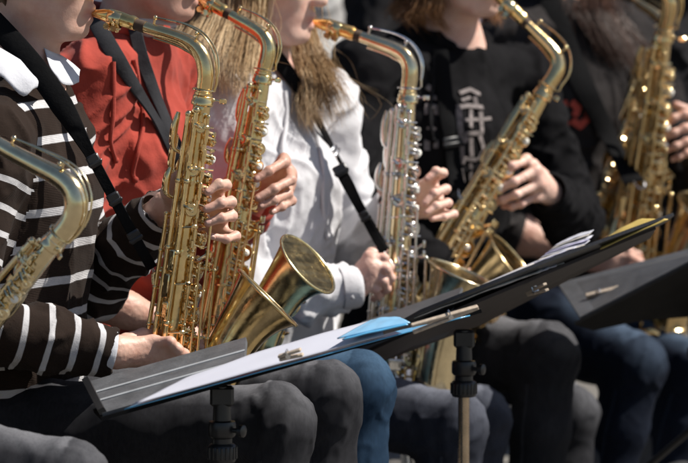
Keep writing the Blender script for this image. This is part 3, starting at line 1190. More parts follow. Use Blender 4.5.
def person(key, label, mouth, yaw, pitch, neckb, sh_r, sh_l, chest, waist, pelvis, arm_r, arm_l, leg_r, leg_l,
           top_mat, leg_mat, skin_mat, hand_r=None, hand_l=None, sleeve=(1, 1), hair='hair_brown', top_name='hoodie', hood=True,
           tr=(.125, .175), stripes=False, seed=1, sleeve_r=.054, body_yaw=None, hscale=1.0, amp=.009, cap=True, headr=0.0, hem=True):
    base = Vector((pelvis.x, pelvis.y, 0))
    root = empty('person', base)
    tag(root, label, 'person', 'saxophone players seated in a row')
    off = base
    yaw_b = yaw if body_yaw is None else body_yaw
    f = Vector((math.cos(yaw_b), math.sin(yaw_b), 0))
    lat = Vector((-math.sin(yaw_b), math.cos(yaw_b), 0))
    Rm = rot_head(yaw, pitch, headr)
    hc = mouth - Rm @ Vector((.094, 0, -.073))
    # ---- body: head, neck, trunk, upper arms in one field; forearms and hands finer, same mesh
    S = SDF(.004)
    L = head_sdf(S, hc, Rm)
    S.cap(L(-.028, 0, -.055), neckb, .050, .056, .03)
    S.cap(neckb, chest, .06, .10, .05, f, .8)
    S.cap(chest, waist, .10, .10, .05, f, .85)
    S.cap(neckb + Vector((0, 0, -.02)), sh_r, .045, .045, .03)
    S.cap(neckb + Vector((0, 0, -.02)), sh_l, .045, .045, .03)
    S.cap(sh_r, arm_r[0], .042, .036, .02)
    S.cap(sh_l, arm_l[0], .042, .036, .02)
    parts = [S.mesh(relax=1)]
    flush = [np.zeros(len(parts[0][0]))]
    hands = []
    for (arm, hd) in ((arm_r, hand_r), (arm_l, hand_l)):
        el, wr = arm
        if hd is None:
            d = (wr - el).normalized()
            fg, th = default_hand(wr, d + Vector((.3, 0, -.1)), Vector((-.2, -.4, 1)))
        else:
            fg, th = hd
        hv_, hf_, hl_ = hand_sdf(.0022, el, wr, fg, th, hscale)
        parts.append((hv_, hf_))
        flush.append(hl_)
        hands.append((fg, th))
    v, F = join_np(parts)
    me = new_mesh_np('body', v - np.array(off), F)
    set_attr(me, 'lip', np.maximum(lip_weight(v, hc, Rm), np.concatenate(flush)))
    body = link('body', me, M[skin_mat], root)
    GARMENT[key + '_skin'] = BVHTree.FromPolygons([tuple(p) for p in v], [tuple(q) for q in F])
    for fg, th in hands:
        nails(fg, th, body, (0, 0, 0) if False else off, skin_mat, hscale)
    for s in (-1, 1):
        q = MB()
        c0 = hc + Rm @ Vector((.077, s * .032, .010))
        q.ball(c0, .0115, 14)
        e_ = q.build('eye', M['eye'], root, off)
        q = MB()
        q.lathe([(.0055, -.001), (.0055, .0005), (.0001, .0012)], c0 + Rm @ Vector((.0112, 0, -.002)), Rm @ Vector((1, 0, -.15)), 14)
        q.build('iris', M['eye_dark'], e_, off)
    # ---- garment
    h = .0055
    S = SDF(h)
    S.cap(neckb + Vector((0, 0, -.035)), chest + Vector((0, 0, .04)), .085, tr[1], .06, f, tr[0] / tr[1])
    S.cap(chest, waist, tr[1], tr[1] * .96, .06, f, tr[0] / tr[1] * 1.02)
    S.cap(waist, pelvis + Vector((0, 0, .05)), tr[1] * .96, tr[1] * 1.02, .05, f, tr[0] / tr[1] * 1.05)
    S.cap(neckb + Vector((0, 0, -.03)), sh_r, .062, .066, .05)
    S.cap(neckb + Vector((0, 0, -.03)), sh_l, .062, .066, .05)
    ends = []
    for sh, (el, wr), sl in ((sh_r, arm_r, sleeve[0]), (sh_l, arm_l, sleeve[1])):
        S.cap(sh, el, .068, sleeve_r * 1.08, .03)
        e2 = el.lerp(wr, sl)
        mid = el.lerp(e2, .6)
        S.cap(el, mid, sleeve_r * 1.08, sleeve_r, .025)
        S.cap(mid, e2, sleeve_r, sleeve_r * .80 if sl > .8 else sleeve_r * .95, .02)
        # cuff opening
        dd = (wr - el).normalized()
        ends.append((e2, dd))
    # hollow the neck and the cuffs
    nd = (Vector(L(-.02, 0, -.05)) - neckb).normalized()
    S.cap(neckb - nd * .02, neckb + nd * .12, .060, .075, .012, sub=True)
    for (e2, dd), sl in zip(ends, sleeve):
        rr = sleeve_r * (.80 if sl > .8 else .95) - .009
        S.cap(e2 + dd * .004, e2 + dd * .08, rr, rr + .02, .006, sub=True)
        S.cap(e2 + dd * (.012 + sleeve_r), e2 + dd * (.1 + sleeve_r), sleeve_r * 1.2, sleeve_r * 1.3, .006, sub=True)
    v, F = S.mesh(relax=2)
    chains = [('t', [neckb, chest, waist, pelvis], tr[1] * .8), ('r', [sh_r, arm_r[0], arm_r[1]], .06), ('l', [sh_l, arm_l[0], arm_l[1]], .06)]
    best = np.full(len(v), 1e9)
    al = np.zeros(len(v))
    als = np.zeros((3, len(v)))
    who = np.zeros(len(v), int)
    for ci, (nm, P_, rad) in enumerate(chains):
        acc = 0
        loc = np.full(len(v), 1e9)
        for a, b in zip(P_[:-1], P_[1:]):
            d, t = seg_dist(v, np.array(a), np.array(b))
            d = d - rad
            ml_ = d < loc
            loc[ml_] = d[ml_]
            als[ci, ml_] = acc + (t * (b - a).length)[ml_]
            if nm == 't':
                als[ci] = .74 * ((neckb.z - v[:, 2]) + .08 * ((v - np.array(chest)) @ np.array(f)) + .9)
            m = d < best
            best[m] = d[m]
            al[m] = acc + (t * (b - a).length)[m]
            if nm == 't':
                al[m] = (neckb.z - v[m, 2]) * 1.0 + .02 * ((v[m] - np.array(chest)) @ np.array(f)) * 4 + .9
                al[m] *= .74
            who[m] = ci
            acc += (b - a).length
    Nn = normals(v, F)
    dsp = np.zeros(len(v))
    tdir = Vector((f.x * .8, f.y * .8, -.75))
    ft = .8 * folds(v, tdir, 4, 13, seed, .7) + .6 * folds(v, (-.25 * f.x, -.25 * f.y, 1), 4, 17, seed + 40, .6)
    dsp = ft.copy()
    for ci, arm, sh in ((1, arm_r, sh_r), (2, arm_l, sh_l)):
        m = who == ci
        ax = (arm[1] - arm[0]).normalized()
        per = ax.orthogonal().normalized()
        dd = folds(v[m], per + ax * .35, 9, 26, seed + 20 * ci)
        dsp[m] = dd * 1.25
    dsp += .35 * vnoise(v * 15, seed + 5) + .12 * vnoise(v * 60, seed + 6)
    dsp -= dsp.mean()
    # ribbed cuff ends stay calmer
    v = v + Nn * (amp * dsp)[:, None]
    for _ in range(1):
        v = smooth(v, F, .35)
    me = new_mesh_np(top_name, v - np.array(off), F)
    wf = np.array([np.median(who[F], axis=1).astype(int)] * 4).T
    ca = als[wf.ravel(), F.ravel()]
    if len(me.loops) == len(ca):
        at_ = me.attributes.new('along', 'FLOAT', 'CORNER')
        at_.data.foreach_set('value', ca.astype(np.float32))
    else:
        set_attr(me, 'along', al)
    top = link(top_name, me, M[top_mat], root)
    GARMENT[key + '_top'] = GARMENT[key] = BVHTree.FromPolygons([tuple(p) for p in v], [tuple(q) for q in F])
    if hem:
        for (e2, dd), sl in zip(ends, sleeve):
            q = MB()
            rr = sleeve_r * (.78 if sl > .8 else .95)
            a_ = dd.orthogonal().normalized()
            b_ = dd.cross(a_)
            for k, (o_, r_) in enumerate(((-.022, rr * 1.0), (.0, rr * .98), (.022, rr * .9), (.030, rr * .84), (.026, rr * .76), (.0, rr * .74))):
                pass
            prof = [(rr * .99, -.006), (rr * 1.0, .006), (rr * .97, .022), (rr * .93, .030), (rr * .86, .033), (rr * .80, .026), (rr * .78, .0)]
            q.lathe(prof, e2, dd, 40)
            o = q.build('cuff', M[top_mat], root, off)
            n_ = len(o.data.vertices)
            set_attr(o.data, 'along', np.full(n_, .001))
    if hood:
        # thick collapsed hood ring behind the neck
        S = SDF(.006)
        ringp = []
        for i in range(13):
            t = math.radians(62 + 236 * i / 12)
            r_ = .082
            ringp.append(neckb + f * (r_ * math.cos(t)) + lat * (r_ * math.sin(t)) + Vector((0, 0, .012 + .018 * (1 - math.cos(t)) * .5)))
        S.chain(ringp, [.014 + .020 * math.sin(math.pi * i / 12) for i in range(13)], .015)
        S.ell(neckb - f * .125 + Vector((0, 0, -.03)), (.055, .085, .075), np.array(Matrix((f, lat, Vector((0, 0, 1)))).transposed()), .04)
        hv, hf = S.mesh()
        hv = cloth_np(hv, hf, .008, [((0, 0, 1), 8, 22, 1.0)], seed + 60)
        GARMENT[key + '_hood'] = BVHTree.FromPolygons([tuple(p) for p in hv], [tuple(q) for q in hf])
        me = new_mesh_np('hood', hv - np.array(off), hf)
        set_attr(me, 'along', np.full(len(hv), .001))
        link('hood', me, M[top_mat], root)
    # ---- trousers
    S = SDF(.005)
    S.ell(pelvis, (.135, .185, .12), np.array(Matrix((f, lat, Vector((0, 0, 1)))).transposed()), .05)
    for (hip, kn, an) in (leg_r, leg_l):
        S.cap(hip, hip.lerp(kn, .5), .090, .078, .04)
        S.cap(hip.lerp(kn, .5), kn, .078, .063, .03)
        S.cap(kn, kn.lerp(an, .35), .061, .060, .03)
        S.cap(kn.lerp(an, .35), an, .060, .050, .02)
    v, F = S.mesh(relax=2, clip=None)
    Nn = normals(v, F)
    dsp = np.zeros(len(v))
    for (hip, kn, an) in (leg_r, leg_l):
        d, t = seg_dist(v, np.array(kn), np.array(kn))
        ax = (kn - hip).normalized()
        w = np.exp(-(d / .16) ** 2)
        dsp += w * folds(v, ax.cross(lat) + lat * .8, 8, 30, seed + 31, .5, 4) * .8
    for li, (hip, kn, an) in enumerate((leg_r, leg_l)):
        d1_, t1 = seg_dist(v, np.array(hip), np.array(kn))
        d2_, t2 = seg_dist(v, np.array(kn), np.array(an))
        ax = (kn - hip).normalized()
        m1 = (d1_ < .12) & (t1 < .98)
        m2 = (d2_ < .10) & ~m1
        acr = ax.cross(Vector((0, 0, 1))).normalized()
        dsp += m1 * (np.exp(-((t1 - .06) / .30) ** 2) * folds(v, acr + ax * .5, 6, 22, seed + 60 + li, .5, 4) * 1.5 + np.exp(-((t1 - 1) / .22) ** 2) * folds(v, acr - ax * .45, 7, 30, seed + 70 + li, .4, 5) * 1.5)
        sh_ = (an - kn).normalized()
        dsp += m2 * (np.exp(-(t2 / .30) ** 2) * folds(v, sh_.cross(acr) + sh_ * .6, 6, 26, seed + 80 + li, .5, 4) * 1.3 + .5 * folds(v, sh_ + acr * .25, 4, 20, seed + 90 + li, .4, 4))
    dsp += .45 * folds(v, (leg_r[1] - leg_r[0]).normalized() + Vector((0, 0, .4)), 4, 18, seed + 51, .4, 5)
    dsp += .0 * vnoise(v * 14, seed + 9)
    dsp -= dsp.mean()
    dsp = np.clip(dsp, -1, 1.3)
    v = v + Nn * (.0050 * dsp)[:, None]
    for _ in range(3):
        v = smooth(v, F, .5)
    lit_fade_v = np.zeros(len(v))  # upward thigh sides and kneecaps, where sunlight is put into the colour with some fade
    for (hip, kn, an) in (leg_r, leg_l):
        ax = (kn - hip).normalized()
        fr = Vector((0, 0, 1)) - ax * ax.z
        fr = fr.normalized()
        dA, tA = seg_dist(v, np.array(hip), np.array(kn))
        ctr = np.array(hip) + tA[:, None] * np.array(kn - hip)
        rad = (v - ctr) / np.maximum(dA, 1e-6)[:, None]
        lit_fade_v = np.maximum(lit_fade_v, np.clip((rad @ np.array(fr) - .62) / .38, 0, 1) * (dA < .12) * np.clip((tA - .15) / .3, 0, 1) * (tA < .999))
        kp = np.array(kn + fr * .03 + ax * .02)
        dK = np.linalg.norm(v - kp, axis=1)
        lit_fade_v = np.maximum(lit_fade_v, np.clip(1.15 - dK / .055, 0, 1))
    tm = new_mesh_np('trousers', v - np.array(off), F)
    set_attr(tm, 'worn', np.clip(lit_fade_v, 0, 1) * .8)
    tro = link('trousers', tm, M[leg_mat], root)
    GARMENT[key + '_legs'] = BVHTree.FromPolygons([tuple(p) for p in v], [tuple(q) for q in F])
    for (hip, kn, an) in (leg_r, leg_l):
        for (a_, b_, t0, t1) in ((kn, an, .14, .95),):
            ax = (b_ - a_).normalized()
            o_ = (-lat - ax * (-lat).dot(ax)).normalized()
            sp, sn = [], []
            for k in range(16):
                c_ = a_.lerp(b_, t0 + (t1 - t0) * k / 15)
                r_ = GARMENT[key + '_legs'].ray_cast(c_, o_)
                if r_[0] is not None and r_[3] < .12:
                    sp.append(r_[0] + o_ * .0006)
                    sn.append(o_)
            if len(sp) > 8:
                q = MB()
                q.ribbon(sp, sn, .006, .0022)
                e_ = q.build('side_seam', M[leg_mat], tro, off)
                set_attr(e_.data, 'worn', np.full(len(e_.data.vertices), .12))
    # ---- shoes
    for (hip, kn, an) in (leg_r, leg_l):
        S = SDF(.006)
        a0 = Vector((an.x, an.y, .05))
        S.cap(a0, Vector((an.x, an.y, .11)), .048, .044, .02)
        S.cap(a0 + f * (-.03), a0 + f * .15 + Vector((0, 0, -.012)), .043, .034, .03, Vector((0, 0, 1)), .9)
        S.cap(a0 + f * (-.03) + Vector((0, 0, -.04)), a0 + f * .15 + Vector((0, 0, -.04)), .034, .034, .01, Vector((0, 0, 1)), .28)
        v, F = S.mesh()
        link('shoe', new_mesh_np('shoe', v - np.array(off), F), M['shoe'], root)
    if cap:
        hair_cap(root, hc, Rm, hair, off, seed)
    return dict(root=root, off=off, hc=hc, Rm=Rm, f=f, lat=lat, neckb=neckb)


def hit(px, py, keys, fallback):
    """the surface of one of the garments on the bearing of (px, py)"""
    d = ray(px, py)
    best = None
    for k in [k2 for k1 in keys for k2 in (k1, k1 + '_hood') if k2 in GARMENT]:
        r = GARMENT[k].ray_cast(CAM, d)
        if r[0] is not None and (best is None or r[3] < best[2]):
            best = (r[0], r[1], r[3])
    if best is None:
        return at(px, py, fallback), Vector((0, -1, .2))
    return best[0], best[1]


def push_out(p, keys, gap=.004, reach=.15):
    """lift a point that has sunk into a garment back onto its surface"""
    d = (p - CAM).normalized()
    n0 = (p - CAM).length
    for k in [k2 for k1 in keys for k2 in (k1, k1 + '_hood', k1 + '_skin') if k2 in GARMENT]:
        r = GARMENT[k].ray_cast(CAM, d)
        if r[0] is not None and r[3] < n0 + gap and n0 - r[3] < reach:
            p = CAM + d * (r[3] - gap)
            n0 = r[3] - gap
    return p


def strap(name, label, runs, mat='strap', bucks=()):
    """runs: list of dict(pts=[(px,py,Y or None)], w, keys)"""
    root = None
    objs = []
    for rn in runs:
        P, Nn = [], []
        for (px, py, Y) in rn['pts']:
            if Y is None:
                p, n = hit(px, py, rn['keys'], rn.get('fb', 0))
                P.append(p + n * .006)
                Nn.append(Vector((n.x, min(n.y, -.2), n.z)).normalized())
            else:
                P.append(at(px, py, Y))
                Nn.append(Vector((.1, -1, .15)))
        m = 30
        Q = catmull(P, m)
        NN = catmull(Nn, m)
        # keep the strap taut: smooth out the depth
        for _ in range(rn.get('taut', 10)):
            Q = [Q[0]] + [Q[i] * .5 + (Q[i - 1] + Q[i + 1]) * .25 for i in range(1, m - 1)] + [Q[-1]]
            NN = [NN[0]] + [NN[i] * .5 + (NN[i - 1] + NN[i + 1]) * .25 for i in range(1, m - 1)] + [NN[-1]]
        for _ in range(14):
            Q = [push_out(p, rn['keys'], rn.get('th', .0035) + .006) for p in Q]
            Q = [Q[0]] + [Q[i] * .5 + (Q[i - 1] + Q[i + 1]) * .25 for i in range(1, m - 1)] + [Q[-1]]
        w0, w1 = rn['w']
        objs.append((Q, NN, [w0 + (w1 - w0) * min(1, max(0, (i / (m - 1) - rn.get('wa', .3)) / max(.01, rn.get('wb', .7) - rn.get('wa', .3)))) for i in range(m)], rn))
    base = objs[0][0][0]
    root = empty(name, base)
    tag(root, label, 'strap', 'neck straps of the saxophones')
    for Q, NN, W, rn in objs:
        q = MB()
        q.ribbon(Q, NN, W, rn.get('th', .0035))
        q.build('webbing', M[rn.get('mat', mat)], root, base)
        for t in rn.get('bucks', ()):
            i = int(t * 29)
            tt = (Q[min(i + 1, 29)] - Q[max(i - 1, 0)]).normalized()
            n = (NN[i] - tt * NN[i].dot(tt)).normalized()
            s = tt.cross(n)
            q = MB()
            q.box(Q[i] + n * .003, s, tt, n, (W[i] * .62, .011, .0035), .0025)
            q.box(Q[i] + n * .006 + tt * .004, s, tt, n, (W[i] * .70, .003, .0025), .0015)
            q.build('buckle', M[rn.get('bmat', 'plastic')], root, base)
    Q, NN, W, rn = objs[-1]
    q = MB()
    e = Q[-1]
    tt = (Q[-1] - Q[-3]).normalized()
    q.sweep(catmull([e, e + tt * .012, e + tt * .028 + Vector((.006, 0, 0)), e + tt * .032 + Vector((.014, 0, .006)), e + tt * .022 + Vector((.016, 0, .010))], 12), .0022, 8)
    q.build('hook', M['steel'], root, base)
    return root


# ---------- fingers given as bearings + depths
def fl(*pts):
    return [at(*p) for p in pts]


YA, YB, YC, YD, YE = 0.0, .45, .90, 1.45, 2.0

# player whose saxophone reaches in from the left edge
person('P0', 'nearest player at the left edge, only a dark grey denim thigh in view',
       at(-88, 142, -.42), -.42, .1, at(-165, 235, -.36), at(-205, 270, -.52), at(-140, 262, -.22), at(-160, 330, -.36), at(-175, 480, -.36), at(-190, 540, -.36),
       (at(-250, 440, -.56), at(-150, 420, -.50)), (at(-210, 420, -.2), at(-120, 360, -.36)),
       (at(-170, 440, -.44), at(66, 484, -.52), at(62, 760, -.52)), (at(-150, 520, -.25), at(-5, 540, -.22), at(0, 780, -.2)),
       'black', 'jeans_grey', 'skin', seed=3, hood=True)

# A, striped sweater
handA_l = ([fl((216, 192, .050), (226, 185, .012), (219, 184, -.014), (208, 192, -.024)),
            fl((219, 205, .052), (231, 202, .008), (221, 203, -.020), (207, 209, -.026)),
            fl((220, 218, .052), (232, 216, .008), (221, 218, -.020), (208, 223, -.026)),
            fl((221, 231, .048), (236, 236, .014), (226, 239, -.010), (211, 236, -.020))],
           fl((172, 203, .085), (169, 192, .045), (175, 181, .018), (180, 174, .004)))
handA_r = ([fl((152, 342, -.060), (170, 342, -.072), (178, 350, -.066), (180, 358, -.05)),
            fl((155, 348, -.050), (175, 348, -.060), (184, 354, -.050), (186, 362, -.03)),
            fl((153, 355, -.045), (173, 356, -.050), (182, 362, -.040), (184, 370, -.02)),
            fl((149, 361, -.045), (165, 364, -.045), (172, 369, -.036), (174, 375, -.02))],
           fl((125, 342, -.05), (143, 336, -.02), (160, 334, .0)))
A = person('A', 'player in a brown and white striped sweater over a white collar',
           at(91, 14, .075), -.30, .12, at(28, 92, .10), at(-12, 142, -.075), at(50, 135, .26), at(22, 205, .09), at(10, 350, .09), at(-5, 425, .09),
           (at(-48, 322, -.16), at(112, 352, -.085)), (at(88, 288, .30), at(166, 206, .115)),
           (at(5, 432, .00), at(274, 425, -.10), at(262, 640, -.10)), (at(20, 420, .20), at(322, 400, .12), at(318, 620, .15)),
           'stripe', 'jeans_grey', 'skin', hand_r=handA_r, hand_l=handA_l, top_name='sweater', hood=False, seed=11, sleeve_r=.054, sleeve=(.96, .93), tr=(.115, .165), amp=.0065, hem=False, hscale=1.0)

# B, red hoodie
handB_l = ([fl((284, 160, .555), (284, 162, .500), (269, 171, .462), (257, 179, .452)),
            fl((290, 173, .560), (291, 180, .500), (274, 189, .462), (258, 198, .450)),
            fl((288, 187, .560), (288, 194, .505), (274, 200, .468), (261, 206, .456)),
            fl((285, 197, .560), (292, 201, .515), (282, 207, .485), (272, 212, .472))],
           fl((250, 172, .60), (239, 162, .545), (234, 151, .51), (233, 144, .50)))
B = person('B', 'player in a red hooded sweatshirt behind the striped sweater',
           at(196, -3, .54), -.34, .10, at(128, 40, .60), at(92, 82, .42), at(160, 74, .76), at(118, 165, .58), at(112, 330, .58), at(105, 395, .58),
           (at(52, 285, .36), at(150, 318, .42)), (at(182, 262, .78), at(262, 192, .63)),
           (at(110, 400, .48), at(356, 390, .38), at(345, 590, .38)), (at(120, 395, .70), at(340, 378, .68), at(335, 580, .7)),
           'red', 'jeans_blue', 'skin_mid', hand_l=handB_l, seed=23, sleeve=(.25, .8), hair='hair_brown', amp=.010)

# C, white hoodie, long fair hair
handC_l = ([fl((432, 180, 1.01), (443, 173, .96), (436, 171, .925), (427, 179, .915)),
            fl((434, 192, 1.01), (446, 189, .955), (434, 193, .92), (425, 203, .91)),
            fl((436, 204, 1.01), (448, 203, .955), (436, 206, .92), (427, 213, .91)),
            fl((438, 213, 1.00), (454, 214, .96), (444, 217, .93), (432, 219, .92))],
           fl((395, 200, 1.04), (385, 190, 1.0), (385, 178, .965), (392, 167, .945)))
handC_r = ([fl((369, 257, .84), (384, 258, .84), (390, 267, .85), (388, 276, .86)),
            fl((371, 266, .83), (386, 269, .83), (391, 278, .845), (387, 286, .855)),
            fl((370, 276, .83), (383, 281, .83), (387, 289, .845), (382, 294, .855)),
            fl((366, 284, .83), (376, 290, .83), (378, 296, .845), (373, 299, .855))],
           fl((362, 268, .85), (372, 254, .87), (384, 250, .885)))
C = person('C', 'player with long fair hair in a white hooded sweatshirt',
           at(312, 21, .97), -.30, .08, at(264, 84, 1.04), at(216, 112, .86), at(322, 106, 1.20), at(268, 200, 1.03), at(262, 320, 1.03), at(255, 375, 1.03),
           (at(240, 300, .78), at(354, 287, .84)), (at(352, 262, 1.20), at(392, 208, 1.05)),
           (at(262, 385, .94), at(452, 428, .82), at(440, 600, .82)), (at(270, 380, 1.14), at(476, 420, 1.14), at(462, 590, 1.12)),
           'white', 'jeans_slate', 'skin_pale', hand_r=handC_r, hand_l=handC_l, seed=37, sleeve=(.90, .92), amp=.011, cap=False, tr=(.13, .17), hscale=.95)

# D, black hoodie with a white print
handD_l = ([fl((527, 160, 1.375), (512, 166, 1.335), (503, 176, 1.345), (498, 186, 1.36)),
            fl((537, 170, 1.365), (514, 182, 1.325), (500, 189, 1.335), (489, 193, 1.35)),
            fl((540, 184, 1.365), (516, 195, 1.33), (503, 200, 1.34), (493, 204, 1.355)),
            fl((536, 196, 1.375), (521, 204, 1.35), (512, 207, 1.35), (504, 206, 1.36))],
           fl((545, 178, 1.44), (532, 165, 1.45), (518, 160, 1.44)))
D = person('D', 'player in a black hooded sweatshirt with a pale chest print',
           at(499, -4, 1.50), -.55, .12, at(455, 52, 1.60), at(362, 72, 1.40), at(522, 78, 1.78), at(448, 150, 1.58), at(430, 290, 1.56), at(415, 350, 1.55),
           (at(346, 215, 1.25), at(432, 262, 1.30)), (at(574, 222, 1.72), at(551, 194, 1.45)),
           (at(420, 352, 1.44), at(546, 356, 1.28), at(528, 560, 1.25)), (at(430, 350, 1.70), at(566, 415, 1.55), at(556, 560, 1.55)),
           'black', 'jeans_black', 'skin_pale', hand_l=handD_l, seed=41, hair='hair_auburn', amp=.010, body_yaw=-.62, cap=False)

# E, charcoal hoodie with a red print
handE_l = ([fl((697, 112, 2.00), (684, 114, 1.965), (674, 118, 1.955), (667, 124, 1.96)),
            fl((700, 124, 2.00), (685, 128, 1.96), (674, 133, 1.95), (665, 138, 1.955)),
            fl((700, 136, 2.00), (686, 142, 1.96), (676, 146, 1.95), (667, 150, 1.955)),
            fl((698, 147, 2.00), (686, 153, 1.965), (679, 157, 1.96), (673, 159, 1.965))],
           fl((700, 130, 2.05), (690, 112, 2.07), (676, 105, 2.06)))
handE_r = ([fl((612, 250, 1.90), (628, 250, 1.89), (638, 255, 1.90), (642, 262, 1.91)),
            fl((614, 257, 1.89), (631, 258, 1.88), (641, 263, 1.89), (644, 270, 1.90)),
            fl((612, 264, 1.89), (629, 266, 1.88), (638, 271, 1.89), (640, 277, 1.90)),
            fl((608, 270, 1.89), (621, 273, 1.885), (629, 277, 1.89), (631, 282, 1.90))],
           fl((598, 250, 1.92), (610, 243, 1.94), (624, 241, 1.95)))
E = person('E', 'player with long reddish hair in a charcoal hooded sweatshirt with a red print',
           at(575, -52, 2.08), -.45, .1, at(560, 2, 2.20), at(508, 45, 2.02), at(622, 35, 2.40), at(572, 115, 2.18), at(560, 250, 2.16), at(550, 300, 2.15),
           (at(482, 222, 1.90), at(590, 258, 1.92)), (at(705, 210, 2.3), at(712, 140, 2.05)),
           (at(545, 322, 1.92), at(634, 366, 1.72), at(592, 545, 1.70)), (at(570, 312, 2.15), at(690, 372, 1.98), at(645, 530, 1.98)),
           'charcoal', 'jeans_navy', 'skin_mid', hand_l=handE_l, hand_r=handE_r, seed=53, sleeve=(.22, .92), amp=.012, body_yaw=-.55)

# F, mostly hidden at the far end
Fp = person('F', 'farthest player in dark clothes, almost hidden behind the big saxophone at the right edge',
            at(738, -60, 2.62), -.4, .1, at(688, 0, 2.75), at(656, 45, 2.6), at(748, 40, 2.95), at(693, 110, 2.72), at(683, 230, 2.70), at(673, 280, 2.70),
            (at(648, 190, 2.52), at(612, 188, 2.50)), (at(768, 190, 2.9), at(788, 130, 2.7)),
            (at(673, 285, 2.6), at(818, 320, 2.5), at(808, 480, 2.5)), (at(688, 280, 2.85), at(838, 315, 2.85), at(828, 470, 2.85)),
            'black_right', 'jeans_blue', 'skin_mid', seed=67, cap=False, amp=.012)

# two bystanders behind the row
person('G', 'blurred bystander in a pale grey top far behind the white sweatshirt',
       at(372, -85, 4.2), -.3, .1, at(345, -28, 4.35), at(318, 4, 4.2), at(385, 2, 4.5), at(345, 60, 4.35), at(343, 160, 4.35), at(340, 215, 4.35),
       (at(312, 120, 4.1), at(350, 160, 4.1)), (at(392, 120, 4.5), at(400, 160, 4.3)),
       (at(335, 220, 4.25), at(430, 230, 4.1), at(425, 400, 4.1)), (at(345, 220, 4.45), at(440, 228, 4.4), at(435, 400, 4.4)),
       'grey_top', 'jeans_black', 'skin_mid', seed=71, hood=False, hem=False)
person('H', 'blurred bystander in dark clothes behind the gap right of the pale grey top',
       at(440, -100, 3.6), -.4, .1, at(408, -48, 3.75), at(372, -6, 3.6), at(448, -18, 3.9), at(408, 50, 3.75), at(405, 150, 3.75), at(400, 215, 3.75),
       (at(368, 110, 3.5), at(400, 160, 3.5)), (at(455, 110, 3.9), at(450, 160, 3.7)),
       (at(395, 220, 3.65), at(490, 230, 3.5), at(485, 400, 3.5)), (at(405, 220, 3.85), at(500, 228, 3.8), at(495, 400, 3.8)),
       'black_right', 'jeans_black', 'skin_mid', seed=73, hood=False, hem=False)

# ------------------------------------------------------------------ saxophones
make_sax('saxophone', 'pale lacquered saxophone neck and keys reaching in at the left edge', 'gold_pale', 'gold_pale',
         at(56, 240, -.50), at(-6, 316, -.45), at(-60, 165, -.40), 1.06, 20, head=(.60, -.80, 0), tenor=True)
S1, m1 = make_sax('saxophone', 'shiny gold saxophone played by the striped sweater, in sharp focus', 'gold', 'gold_key',
                  at(203, 97, 0), at(171, 340, 0), at(89, 10, .085), 1.0, 40, head=(1, .10, 0))
S2, m2 = make_sax('saxophone', 'gold saxophone of the red sweatshirt with its open bell over the music folder', 'bronze', 'gold_key',
                  at(263, 76, .50), at(222, 318, .48), at(192, -6, .58), .97, 45, head=(.80, -.44, 0))
S3, m3 = make_sax('saxophone', 'upright saxophone with nickel keys played by the fair haired player', 'gold_pale', 'silver',
                  at(408, 95, .94), at(394, 310, .92), at(313, 21, 1.0), 1.08, 22, 'amber')
S4, m4 = make_sax('saxophone', 'tilted gold saxophone across the black sweatshirt with the pale print', 'gold', 'gold_key',
                  at(544, 92, 1.40), at(436, 282, 1.32), at(494, -8, 1.46), 1.1, 30, head=(.80, -.58, 0))
S5, m5 = make_sax('saxophone', 'large blurred golden saxophone near the right edge', 'gold_dark', 'gold_key',
                  at(664, 34, 1.92), at(636, 240, 2.02), at(585, -60, 1.98), 1.22, 26, head=(.9, -.3, 0))
S6, m6 = make_sax('saxophone', 'farthest dull saxophone leaning behind the large golden one', 'gold_dark', 'gold_dark',
                  at(655, 48, 2.16), at(590, 215, 2.06), at(600, -20, 2.26), .80, 22)

# ------------------------------------------------------------------ straps
strap('neck_strap', 'black webbing strap over the striped sweater with a long clip', [
    dict(pts=[(-8, 20, .04), (14, 42, .01), (36, 66, -.02), (55, 92, -.05), (74, 124, -.065), (90, 153, -.066), (104, 180, -.060), (122, 214, -.05), (140, 248, -.02), (152, 268, .0)],
         w=(.038, .018), keys=['A'], fb=.02, wa=.38, wb=.56, bucks=(.60, .74, .88), th=.004)])
strap('neck_strap', 'grey and black webbing straps crossing the red sweatshirt', [
    dict(pts=[(94, 18, .50), (110, 48, .46), (133, 86, None), (155, 122, None), (178, 158, .47)], w=(.030, .022), keys=['B'], fb=.46, mat='strap_grey'),
    dict(pts=[(133, 20, .52), (141, 58, .47), (155, 100, None), (170, 136, None), (184, 168, .48)], w=(.024, .033), keys=['B'], fb=.46, mat='strap_grey', bucks=(.93,))])
strap('neck_strap', 'black strap with steel adjuster over the white sweatshirt', [
    dict(pts=[(262, 40, 1.02), (280, 60, .955), (305, 98, None), (320, 130, None), (338, 166, None), (355, 198, None), (370, 226, .86), (384, 250, .90)], w=(.030, .020), keys=['C'], fb=.9, bucks=(.55,), bmat='steel'),
    dict(pts=[(338, 166, .865), (350, 188, .855), (362, 212, .86), (384, 252, .90)], w=(.022, .016), keys=['C'], bucks=(.1, .7), bmat='plastic')])
strap('neck_strap', 'black strap hanging down the printed black sweatshirt', [
    dict(pts=[(440, 50, 1.47), (444, 95, None), (448, 130, None), (452, 165, None), (458, 190, 1.36)], w=(.034, .034), keys=['D'], fb=1.45, bucks=(.6,), mat='strap')])
strap('neck_strap', 'wide black strap slanting down the charcoal sweatshirt', [
    dict(pts=[(548, 0, 2.10), (566, 50, None), (588, 98, None), (608, 138, None), (634, 182, 1.90)], w=(.056, .046), keys=['E'], fb=2.0)])

